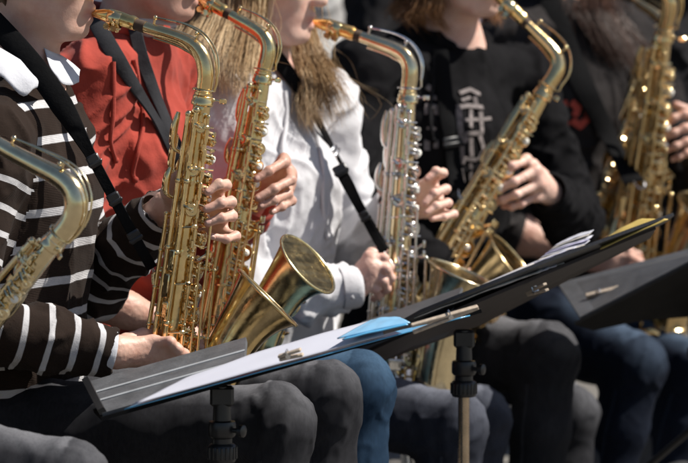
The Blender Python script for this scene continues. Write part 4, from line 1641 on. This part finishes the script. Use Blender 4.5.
# ------------------------------------------------------------------ details of the clothes
# A: shirt collar, two pointed leaves
def collar(P, mat, drop=.045, r0=.062, r1=.088, front_gap=14, zlift=.0, point=.035):
    f, lat, nb, off = P['f'], P['lat'], P['neckb'], P['off']
    up = (Vector(P['hc']) - nb).normalized()
    up = (up + Vector((0, 0, 1.6))).normalized()
    for s in (-1, 1):
        vs, fs = [], []
        na, nt_ = 26, 7
        for i in range(na):
            u = i / (na - 1)
            an = math.radians(front_gap + (180 - front_gap) * u)
            d = f * math.cos(an) + lat * (s * math.sin(an))
            pk = math.exp(-(u / .16) ** 2)
            for k in range(nt_):
                t = k / (nt_ - 1)
                r = r0 + (r1 - r0) * t ** .8 + .012 * pk * t
                z = .030 - (drop + point * pk) * t ** 1.2 + .012 * math.sin(t * 3.1) + .003 * math.sin(an * 5 + s)
                q = nb + d * r + Vector((0, 0, 1)) * (z + zlift) + up * 0
                tw = f * (.020 * pk * t) - lat * (s * .0 * pk)
                vs.append(q + tw)
        for i in range(na - 1):
            for k in range(nt_ - 1):
                a = i * nt_ + k
                fs.append((a, a + 1, a + 1 + nt_, a + nt_) if s > 0 else (a, a + nt_, a + nt_ + 1, a + 1))
        q = MB()
        q.add(vs, fs)
        o = q.build('collar', M[mat], P['root'], off)
        md = o.modifiers.new('thick', 'SOLIDIFY')
        md.thickness = .003
        md.offset = 0
        sb = o.modifiers.new('sub', 'SUBSURF')
        sb.levels = sb.render_levels = 1
    # neck band
    q = MB()
    q.lathe([(r0 - .006, -.02), (r0 - .002, .0), (r0 - .002, .028), (r0 - .006, .030), (r0 - .010, .026)], nb + Vector((0, 0, zlift)), Vector((0, 0, 1)), 40)
    q.build('collar_band', M[mat], P['root'], off)


def leaf(P, top, bot, mat, keys, name='collar_leaf'):
    T, B = catmull([at(*p) for p in top], 22), catmull([at(*p) for p in bot], 22)
    vs, fs, nk_ = [], [], 9
    for i in range(22):
        for k in range(nk_):
            t = k / (nk_ - 1)
            p = T[i].lerp(B[i], t) + Vector((.0, -.006, .003)) * math.sin(math.pi * t) + Vector((0, -.002, 0)) * math.sin(i * .9) * t
            vs.append(push_out(p, keys, .005))
    for i in range(21):
        for k in range(nk_ - 1):
            a = i * nk_ + k
            fs.append((a, a + 1, a + 1 + nk_, a + nk_))
    q = MB()
    q.add(vs, fs)
    o = q.build(name, M[mat], P['root'], P['off'])
    md = o.modifiers.new('thick', 'SOLIDIFY')
    md.thickness = .0014
    md.offset = 0
    return o


leaf(A, [(-60, 22, .12), (-26, 34, .03), (0, 48, .005), (22, 61, -.01), (43, 74, -.005), (52, 83, .0)],
     [(-64, 50, .08), (-30, 63, -.03), (0, 75, -.05), (22, 96, -.055), (35, 88, -.04), (47, 89, -.025)], 'collar', ['A'])
leaf(A, [(44, 48, .08), (52, 52, .085), (62, 56, .09), (72, 63, .10), (80, 70, .11)],
     [(49, 66, .03), (56, 76, .02), (63, 84, .02), (72, 85, .04), (79, 82, .06)], 'collar', ['A'])
# A: pale cuff at the right wrist
def cuff_ring(P, el, wr, t, r, w, mat, name='cuff'):
    q = MB()
    d = (wr - el).normalized()
    c0 = el.lerp(wr, t)
    q.lathe([(r * .98, 0), (r, .003), (r, w - .003), (r * .97, w), (r * .88, w), (r * .86, .002)], c0, d, 40)
    o = q.build(name, M[mat], P['root'], P['off'])
    return o


cuff_ring(A, at(-48, 322, -.16), at(112, 352, -.085), .945, .041, .014, 'collar')
# B: white shirt showing at the neck, hood strings
collar(B, 'collar', drop=.012, r0=.062, r1=.070, front_gap=4, zlift=.012, point=.006)


def cord(P, pix, keys, r, mat, fb, name='hood_string', tipm=None):
    pts = []
    for (px, py) in pix:
        p, n = hit(px, py, keys, fb)
        pts.append(p + n * (r * .9))
    q = MB()
    q.sweep(catmull(pts, 30), r, 8)
    q.ball(pts[-1], r * 1.5, 10)
    q.build(name, M[mat], P['root'], P['off'])


cord(B, [(112, 62), (113, 90), (112, 120), (110, 142), (114, 160)], ['B'], .0042, 'red', .5)
cord(B, [(132, 60), (138, 92), (142, 125), (137, 152), (132, 172), (134, 180)], ['B'], .0042, 'red', .5)
cord(C, [(302, 96), (312, 130), (322, 165), (322, 205), (326, 236)], ['C'], .0042, 'white', .9)
cord(C, [(284, 92), (286, 120), (282, 155), (288, 190)], ['C'], .0042, 'white', .9)
cord(D, [(432, 58), (433, 85), (430, 118), (434, 140)], ['D'], .0042, 'black_right', 1.4)


# prints: strokes laid on the cloth
def print_on(P, strokes, keys, w, mat, fb, name='chest_print'):
    q = MB()
    for st in strokes:
        pts, nn = [], []
        ww = w
        if isinstance(st, tuple):
            st, ww = st
        for (px, py) in st:
            p, n = hit(px, py, keys, fb)
            pts.append(p + n * .003)
            nn.append(n)
        m = max(8, len(st) * 5)
        def lin(A_):
            out = []
            for a_, b_ in zip(A_[:-1], A_[1:]):
                out += [a_.lerp(b_, j / 4) for j in range(4)]
            return out + [A_[-1]]
        q.ribbon(lin(pts), lin(nn), ww, .0022)
    q.build(name, M[mat], P['root'], P['off'])


W5 = .011
print_on(D, [([(426, 86), (433, 91)], .012), ([(429, 96), (437, 99)], .010), ([(425, 106), (439, 108)], .010), ([(427, 108), (427, 150)], .012), ([(436, 110), (436, 148)], .010), ([(427, 128), (436, 129)], .006),
             ([(459, 94), (470, 90), (479, 95)], .010), ([(461, 101), (470, 98)], .008), ([(474, 97), (476, 106)], .010), ([(456, 108), (468, 106), (482, 108)], .010),
             ([(458, 110), (460, 132), (466, 142)], .014), ([(470, 110), (470, 128)], .010), ([(480, 112), (481, 132)], .011), ([(463, 121), (490, 119)], .008),
             ([(464, 134), (482, 133)], .009), ([(470, 138), (471, 156)], .011), ([(479, 136), (483, 150), (478, 160)], .011), ([(461, 146), (462, 164)], .011), ([(461, 158), (476, 160)], .008), ([(470, 164), (470, 180)], .009), ([(461, 170), (463, 182)], .008)],
         ['D'], .010, 'print_white', 1.45)
print_on(E, [([(541, 100), (541, 112), (543, 124)], .018), ([(548, 98), (556, 102), (550, 110)], .014), ([(548, 116), (556, 121)], .016), ([(564, 100), (563, 112), (566, 126)], .017), ([(571, 102), (578, 108), (574, 116)], .016),
             ([(572, 120), (580, 126), (585, 120)], .016), ([(586, 108), (588, 122)], .012)], ['E'], .014, 'print_red', 2.05)

# ------------------------------------------------------------------ hair
hc, Rm = C['hc'], C['Rm']
LH = lambda x, y, z: hc + Rm @ Vector((x, y, z))
near = [[LH(.03, -.02, .125), LH(.02, -.072, .06), at(262, 18, .92), at(256, 55, .84), at(252, 82, .785), at(256, 106, .77)],
        [LH(.0, -.03, .128), LH(-.02, -.082, .05), at(244, 15, .90), at(236, 50, .82), at(231, 76, .765), at(232, 98, .75)],
        [LH(-.03, -.03, .125), LH(-.07, -.072, .05), at(224, 10, .90), at(213, 42, .82), at(207, 66, .77), at(206, 86, .76)],
        [LH(-.05, -.01, .122), LH(-.10, -.04, .05), at(206, 5, .94), at(193, 34, .86), at(186, 58, .82), at(182, 78, .81)],
        [LH(-.05, .01, .122), LH(-.115, .0, .05), at(194, 0, 1.0), at(182, 28, .92), at(176, 52, .89), at(172, 72, .88)]]
strand_hair('hair', near, 1700, C['root'], 'hair_blond', C['off'], .0008, .009, .003, 5, 40)
far = [[LH(.05, .03, .115), LH(.045, .066, .05), at(300, 30, 1.07), at(310, 64, 1.05), at(324, 94, .98), at(331, 122, .945)],
       [LH(.03, .04, .12), LH(.02, .078, .05), at(308, 34, 1.10), at(321, 60, 1.07), at(336, 86, 1.0), at(345, 112, .965)],
       [LH(.0, .04, .122), LH(.0, .084, .04), at(304, 40, 1.12), at(312, 70, 1.09), at(312, 100, 1.0), at(318, 128, .96)],
       [LH(.0, .03, .122), LH(.03, .074, .03), at(298, 50, 1.08), at(300, 80, 1.0), at(302, 108, .95), at(306, 132, .935)]]
strand_hair('hair', near, 110, C['root'], 'hair_blond', C['off'], .0006, .026, .008, 15, 60)
strand_hair('hair', far, 110, C['root'], 'hair_blond', C['off'], .0006, .020, .010, 16, 60)
strand_hair('hair', far, 1600, C['root'], 'hair_blond', C['off'], .00075, .010, .008, 6, 46)


def scalp(P, mat, seed):
    hair_cap(P['root'], P['hc'], P['Rm'], mat, P['off'], seed)


scalp(C, 'hair_blond', 3)
scalp(D, 'hair_auburn', 4)
scalp(Fp, 'hair_red', 5)
hc2, Rm2 = D['hc'], D['Rm']
LD = lambda x, y, z: hc2 + Rm2 @ Vector((x, y, z))
gd = [[LD(.03, -.03, .125), LD(.02, -.085, .05), at(432, -22, 1.50), at(440, 2, 1.47), at(436, 16, 1.47), at(446, 30, 1.48)],
      [LD(-.02, -.03, .13), LD(-.03, -.09, .05), at(412, -20, 1.52), at(418, 2, 1.49), at(410, 14, 1.49), at(422, 26, 1.50)],
      [LD(-.05, -.02, .12), LD(-.09, -.06, .05), at(398, -20, 1.58), at(402, 0, 1.55), at(396, 12, 1.55), at(408, 22, 1.56)]]
strand_hair('hair', gd, 1000, D['root'], 'hair_auburn', D['off'], .0010, .012, .005, 8, 30)
gd = [[LD(.05, .03, .12), LD(.05, .075, .04), at(492, -12, 1.66), at(488, 8, 1.66), at(492, 22, 1.65)],
      [LD(.02, .04, .12), LD(.02, .09, .04), at(500, -12, 1.70), at(498, 8, 1.70), at(500, 28, 1.69)]]
strand_hair('hair', gd, 160, D['root'], 'hair_auburn', D['off'], .0016, .010, .008, 9, 8)
hc3, Rm3 = E['hc'], E['Rm']
LF = lambda x, y, z: hc3 + Rm3 @ Vector((x, y, z))
gf = [[LF(.02, .03, .125), LF(-.03, .085, .05), at(596, -22, 2.22), at(604, 10, 2.16), at(622, 40, 2.13), at(640, 66, 2.14)],
      [LF(-.02, .03, .13), LF(-.08, .07, .05), at(586, -20, 2.20), at(594, 10, 2.13), at(612, 40, 2.11), at(632, 70, 2.12)],
      [LF(-.05, .02, .12), LF(-.11, .03, .05), at(576, -18, 2.20), at(584, 6, 2.12), at(602, 34, 2.10), at(624, 62, 2.10)]]
strand_hair('hair', gf, 900, E['root'], 'hair_red', E['off'], .0011, .017, .007, 12, 34)


# ------------------------------------------------------------------ music stands
def quad_pts(*p):
    return [at(*q) for q in p]


def clothespin(label, a, b, upv, w=.008):
    """two wooden legs with a spring, from the jaws a to the tail b"""
    d = (b - a)
    L_ = d.length
    d.normalize()
    upv = (Vector(upv) - d * Vector(upv).dot(d)).normalized()
    s = d.cross(upv)
    mid = a.lerp(b, .5)
    root = empty('clothespin', mid)
    tag(root, label, 'clothespin', 'wooden clothespins holding the music')
    for sg in (-1, 1):
        q = MB()
        dd = (d + upv * (sg * .05)).normalized()
        uu = s.cross(dd)
        q.box(mid + upv * (sg * .0036), dd, s, uu, (L_ / 2, w / 2, .0024), .001)
        q.build('leg', M['wood'], root, mid)
    q = MB()
    c0 = a.lerp(b, .42)
    q.sweep([c0 - s * (w * .62), c0 + s * (w * .62)], .0042, 10)
    q.sweep([c0 + upv * .009 - s * w * .55, c0 + upv * .009 + s * w * .55], .0012, 6)
    for sg in (-1, 1):
        q.sweep([c0 + s * (sg * w * .55), c0 + upv * .009 + s * (sg * w * .55)], .0012, 6)
    q.build('spring', M['steel'], root, mid)


def stand(label, top, zbase, desk_poly, under_mat, pole_mat='pole', hd=.1, n_up=(0, -.2, 1), lip=None, ring='plastic', pr=.0105):
    root = empty('music_stand', (top.x, top.y, 0))
    off = Vector((top.x, top.y, 0))
    tag(root, label, 'music stand', 'music stands in front of the players')
    q = MB()
    q.slab(desk_poly, .006, n_up)
    q.build('desk', M[under_mat], root, off)
    if lip:
        q = MB()
        q.ribbon(lip[0], lip[1], .022, .004)
        q.build('ledge', M['desk'], root, off)
    # neck, clutch, knob
    q = MB()
    q.sweep([top + Vector((0, 0, .0)), top - Vector((0, 0, .055))], [.013, .015], 18)
    q.box(top - Vector((0, 0, .016)), (1, 0, 0), (0, 1, 0), (0, 0, 1), (.019, .014, .016), .004)
    q.build('tilt_head', M['plastic'], root, off)
    q = MB()
    c = top - Vector((0, 0, .062))
    q.lathe([(.010, .006), (.021, .005), (.0225, 0), (.0225, -.016), (.020, -.020), (.0165, -.022), (.0165, -.030), (.021, -.032), (.0235, -.036), (.0235, -.054), (.021, -.060), (.012, -.061)], c, (0, 0, 1), 28)
    for k in range(20):
        an = 2 * math.pi * k / 20
        dv = Vector((math.cos(an), math.sin(an), 0))
        q.box(c + dv * .0232 - Vector((0, 0, .045)), dv, Vector((-dv.y, dv.x, 0)), (0, 0, 1), (.0016, .0018, .010), .0008)
    q.build('clutch', M[ring], root, off)
    q = MB()
    q.sweep([c + Vector((.015, -.01, -.008)), c + Vector((.030, -.018, -.008))], .004, 10)
    q.lathe([(.004, 0), (.010, .001), (.010, .008), (.006, .010), (.0001, .010)], c + Vector((.028, -.017, -.008)), (.85, -.5, 0), 14)
    q.build('knob', M['plastic'], root, off)
    q = MB()
    q.sweep([c - Vector((0, 0, .055)), Vector((top.x, top.y, .22))], pr, 22)
    q.build('pole', M[pole_mat], root, off)
    q = MB()
    q.sweep([Vector((top.x, top.y, .26)), Vector((top.x, top.y, .06))], .014, 18)
    q.build('lower_tube', M['plastic'], root, off)
    for k in range(3):
        an = 2 * math.pi * k / 3 + .5
        dv = Vector((math.cos(an), math.sin(an), 0))
        q = MB()
        b0 = Vector((top.x, top.y, .24))
        q.sweep([b0 + dv * .012, b0 + dv * .28 - Vector((0, 0, .228))], .007, 10)
        q.ball(b0 + dv * .28 - Vector((0, 0, .228)), .0105)
        q.build('leg', M['plastic'], root, off)
    return root


def slab_obj(name, label, cat, poly, th, mat, n_up=(0, -.2, 1), group=None, wave=0.0):
    P = [Vector(p) for p in poly]
    c = sum(P, Vector()) / len(P)
    q = MB()
    q.slab(P, th, n_up)
    o = q.build(name, M[mat], None, c)
    o.location = c
    tag(o, label, cat, group)
    return o


def sheet(name, P00, P10, P11, P01, mat, bow=.004, th=.0012, seed=0, nx=24, ny=8, parent=None, off=None):
    """a slightly curled sheet between four corners"""
    vs, fs = [], []
    c = (P00 + P10 + P11 + P01) / 4
    N = (P10 - P00).cross(P01 - P00).normalized()
    if N.z < 0:
        N = -N
    for i in range(nx + 1):
        for j in range(ny + 1):
            u, v = i / nx, j / ny
            p = P00.lerp(P10, u).lerp(P01.lerp(P11, u), v)
            p = p + N * (bow * math.sin(u * math.pi) * (.4 + v) + bow * .6 * mnoise.noise(Vector((u * 4, v * 3, seed))))
            vs.append(p)
    for i in range(nx):
        for j in range(ny):
            a = i * (ny + 1) + j
            fs.append((a, a + ny + 1, a + ny + 2, a + 1))
    q = MB()
    q.add(vs, fs)
    o = q.build(name, M[mat], parent, off if parent is not None else c)
    if parent is None:
        o.location = c
    md = o.modifiers.new('thick', 'SOLIDIFY')
    md.thickness = th
    return o


# stand 1
d1 = quad_pts((101, 417, -.40), (481, 309, -.33), (474, 305, -.15), (93, 409, -.20))
st1 = stand('black music stand in front of the striped sweater holding the blue folder', at(222, 386, -.31), 0, d1, 'desk', 'pole', ring='plastic')
# binder with a ruled grey board standing out at its left
fb = quad_pts((102, 413, -.395), (243, 373, -.37), (246, 337, -.18), (86, 382, -.20))
binder = slab_obj('music_binder', 'grey ruled binder board at the left end of the stand', 'binder', fb, .010, 'flap')
cB = binder.location.copy()
for t in (.36, .62):
    q = MB()
    a, b = fb[0].lerp(fb[3], t), fb[1].lerp(fb[2], t)
    n = (fb[1] - fb[0]).cross(fb[3] - fb[0]).normalized()
    if n.z < 0:
        n = -n
    q.ribbon([a.lerp(b, .015) + n * .0012, b + n * .0008], [n, n], .008, .0012)
    q.build('ruled_line', M['rule'], binder, cB)
q = MB()
q.ribbon([fb[0] + Vector((0, 0, .003)), fb[3] + Vector((0, 0, .003))], [Vector((-.6, 0, 1))] * 2, .012, .010)
q.build('binder_edge', M['plastic'], binder, cB)
sh1 = sheet('sheet_music', at(131, 405, -.425), at(384, 335, -.375), at(378, 318, -.29), at(186, 377, -.345), 'paper', .003, .0016, 3)
tag(sh1, 'white sheet music lying along the black stand in front', 'sheet music')
sl = sheet('plastic_sleeve', at(124, 409, -.42), at(470, 315, -.362), at(400, 330, -.34), at(136, 403, -.39), 'blue', .001, .0015, 4)
tag(sl, 'dark blue sleeve edge under the white sheet music', 'sleeve')
bl = sheet('blue_folder', at(337, 338, -.385), at(410, 322, -.372), at(400, 317, -.32), at(370, 320, -.32), 'blue_pale', .002, .002, 8)
tag(bl, 'pale blue plastic folder at the right end of the sheet music', 'folder')
bl2 = sheet('blue_folder', at(342, 339, -.395), at(408, 324, -.38), at(398, 320, -.34), at(358, 331, -.34), 'blue', .001, .002, 9)
tag(bl2, 'bright blue folder edge just below the pale blue folder', 'folder')
clothespin('wooden clothespin on the right tip of the nearest stand', at(478, 307, -.395), at(412, 329, -.41), (0, -.4, 1))
clothespin('wooden clothespin seen end on along the nearest stand edge', at(279, 358, -.425), at(302, 352, -.44), (0, -.4, 1))

# stand 2
d2 = quad_pts((352, 352, .42), (672, 217, .52), (668, 224, .66), (366, 364, .64))
d2 = quad_pts((440, 303, .42), (672, 217, .50), (666, 226, .66), (366, 364, .64), (350, 356, .50))
st2 = stand('tall music stand with bronze pole holding the open black folder', at(464, 330, .56), 0, quad_pts((462, 306, .47), (655, 226, .53), (648, 236, .65), (480, 322, .68), (372, 362, .66), (366, 350, .55)), 'folder_under', 'pole')
f2 = slab_obj('music_folder', 'open black folder tilted up on the bronze poled stand', 'folder', [p + Vector((0, 0, .008)) for p in quad_pts((420, 314, .43), (540, 266, .45), (673, 217, .50), (666, 223, .62), (545, 288, .66), (470, 330, .68), (366, 363, .64), (349, 354, .52))], .006, 'folder', (0, .3, 1))
fl2 = slab_obj('binder_board', 'dark grey board left of the open black folder', 'binder', quad_pts((350, 352, .52), (452, 310, .46), (462, 287, .66), (362, 322, .70)), .006, 'flap_dark')
for i in range(6):
    rr = random.Random(i)
    o = sheet('sheet_music', at(414 + i * 3, 318 - i * 1.2, .44 + .012 * i), at(540 + i * 8, 272 - i * 3, .47 + .012 * i), at(546 + i * 8, 262 - i * 4.0, .53 + .012 * i), at(424 + i * 4, 312 - i * 1.5, .52 + .012 * i), 'paper' if i % 3 else 'paper_edge', .004, .001, 20 + i)
    tag(o, 'loose white sheet music stacked in the open black folder', 'sheet music', 'loose sheets in the open black folder')
for i in range(9):
    rr = random.Random(100 + i)
    x0, y0 = 527 + 3.4 * i, 269 - 2.9 * i
    x1, y1 = 572 + 2.6 * i + rr.uniform(-4, 4), 253 - 2.6 * i + rr.uniform(-1, 1)
    Y0 = .50 + .012 * i
    o = sheet('sheet_music', at(x0, y0, Y0), at(x1, y1, Y0), at(x1 + 4, y1 - 3.2, Y0 + .05), at(x0 + 4, y0 - 2.6, Y0 + .05), ('paper', 'paper_lilac', 'paper', 'paper_edge')[i % 4], .002, .0006, 40 + i)
    tag(o, 'thin curled page edge fanned out in the open black folder', 'sheet music', 'page edges fanned out in the open folder')
yl = sheet('card_divider', at(600, 249, .485), at(668, 219, .485), at(642, 218.5, .56), at(607, 237, .56), 'yellow', .002, .0012, 51)
tag(yl, 'ochre yellow card divider at the right tip of the open folder', 'divider')
clothespin('wooden clothespin under the edge of the open black folder', at(528, 294, .52), at(546, 287, .45), (0, -.6, 1))

# stand 3
st3 = stand('farther music stand at the right edge holding a grey board', at(700, 300, 1.3), 0, quad_pts((574, 322, 1.00), (722, 246, 1.02), (722, 312, 1.28), (640, 318, 1.29), (592, 328, 1.28)), 'desk', 'pole')
b3 = slab_obj('music_binder', 'grey binder board with a clothespin on the right hand stand', 'binder', quad_pts((580, 317, 1.01), (722, 244, 1.04), (700, 246, 1.26), (558, 283, 1.24)), .007, 'flap_dark')
clothespin('pale clothespin lying on the grey board at right', at(586, 296, 1.10), at(619, 289, 1.10), (0, -.8, .8))

# ------------------------------------------------------------------ chairs
def chair(label, pel, yaw):
    f = Vector((math.cos(yaw), math.sin(yaw), 0))
    lat = Vector((-f.y, f.x, 0))
    zs = pel.z - .125
    b0 = Vector((pel.x, pel.y, 0))
    root = empty('chair', b0)
    tag(root, label, 'chair', 'chairs under the players')
    q = MB()
    q.box(b0 + f * .06 + Vector((0, 0, zs)), f, lat, (0, 0, 1), (.21, .20, .012), .008)
    q.build('seat', M['chair'], root, b0)
    q = MB()
    q.box(b0 - f * .20 + Vector((0, 0, zs + .30)), lat, (0, 0, 1), f, (.19, .10, .010), .008)
    q.build('backrest', M['chair'], root, b0)
    for s in (-1, 1):
        for t in (-1, 1):
            q = MB()
            e = b0 + f * (.06 + .19 * t) + lat * (.185 * s)
            q.sweep([e + Vector((0, 0, zs - .01)), e + f * .02 * t], .011, 10)
            if t < 0:
                q.sweep([e + Vector((0, 0, zs - .01)), e + Vector((0, 0, zs + .22)) - f * .03], .011, 10)
            q.build('leg', M['steel'], root, b0)


chair('chair under the player in the striped sweater', at(-5, 425, .09), -.3)
chair('chair under the player in the red sweatshirt', at(105, 395, .58), -.34)
chair('chair under the player in the white sweatshirt', at(255, 375, 1.03), -.3)
chair('chair under the player with the pale chest print', at(415, 350, 1.55), -.62)
chair('chair under the player with the red chest print', at(550, 300, 2.15), -.55)

# ------------------------------------------------------------------ ground and backdrop
g, nt, b = mat_new('paving')
br = N_(nt, 'ShaderNodeTexBrick')
tc = N_(nt, 'ShaderNodeTexCoord')
br.inputs['Scale'].default_value = 2.2
br.inputs['Mortar Size'].default_value = .012
br.inputs['Color1'].default_value = (.13, .12, .105, 1)
br.inputs['Color2'].default_value = (.16, .147, .13, 1)
br.inputs['Mortar'].default_value = (.11, .10, .09, 1)
nt.links.new(tc.outputs['Object'], br.inputs['Vector'])
mx = N_(nt, 'ShaderNodeMix', data_type='RGBA', blend_type='MULTIPLY')
mx.inputs['Factor'].default_value = .6
nt.links.new(br.outputs['Color'], mx.inputs[6])
nt.links.new(ramp(nt, tex(nt, 5, 8, .7), [(.3, (.6, .6, .6)), (.7, (1, 1, 1))]), mx.inputs[7])
nt.links.new(mx.outputs[2], b.inputs['Base Color'])
b.inputs['Roughness'].default_value = .9
bump(nt, b, tex(nt, 60, 6), .4, .01)
me = bpy.data.meshes.new('ground')
me.from_pydata([(-200, -60, 0), (200, -60, 0), (200, 400, 0), (-200, 400, 0)], [], [(0, 1, 2, 3)])
tag(link('ground', me, g), kind='structure')

M['wall'] = plain('pale_render', (.52, .50, .57), .9, .12, 2, .2, .3)
M['wall_dark'] = plain('dark_plinth', (.05, .046, .045), .8, .2, 3, .2, .3)
q = MB()
q.box((1.5, 9.0, 3.0), (1, 0, 0), (0, 1, 0), (0, 0, 1), (14, .25, 3.0), .02)
w = q.build('house_wall', M['wall'])
tag(w, 'pale shaded building wall far behind the players', 'wall')

# ------------------------------------------------------------------ light, sky, camera
to_sun = Vector((.64, .03, .78)).normalized()
sun = bpy.data.lights.new('sun', 'SUN')
sun.energy = 5.0
sun.angle = math.radians(.5)
sun.color = (1, .95, .87)
so = bpy.data.objects.new('sun', sun)
COL.objects.link(so)
so.rotation_euler = (-to_sun).to_track_quat('-Z', 'Y').to_euler()
so.location = to_sun * 20
W = bpy.data.worlds.new('World')
SC.world = W
W.use_nodes = True
nt = W.node_tree
sky = nt.nodes.new('ShaderNodeTexSky')
sky.sky_type = 'NISHITA'
sky.sun_disc = False
sky.sun_elevation = math.asin(to_sun.z)
sky.sun_rotation = math.atan2(to_sun.x, to_sun.y)
nt.links.new(sky.outputs[0], nt.nodes['Background'].inputs[0])
nt.nodes['Background'].inputs[1].default_value = .058

cam = bpy.data.cameras.new('camera')
cam.lens = FOC
cam.sensor_width = SENS
cam.clip_end = 1000
cam.dof.use_dof = True
cam.dof.focus_distance = 6.40
cam.dof.aperture_fstop = 5.4
cam.dof.aperture_blades = 0
co = bpy.data.objects.new('camera', cam)
COL.objects.link(co)
co.matrix_world = Matrix.Translation(CAM) @ Matrix((RT, UP, -FWD)).transposed().to_4x4()
SC.camera = co
SC.view_settings.view_transform = 'Standard'
SC.view_settings.look = 'None'
SC.view_settings.exposure = .6
SC.view_settings.gamma = 1
SC.view_settings.use_curve_mapping = False
SC.cycles.use_denoising = True
SC.cycles.max_bounces = 8
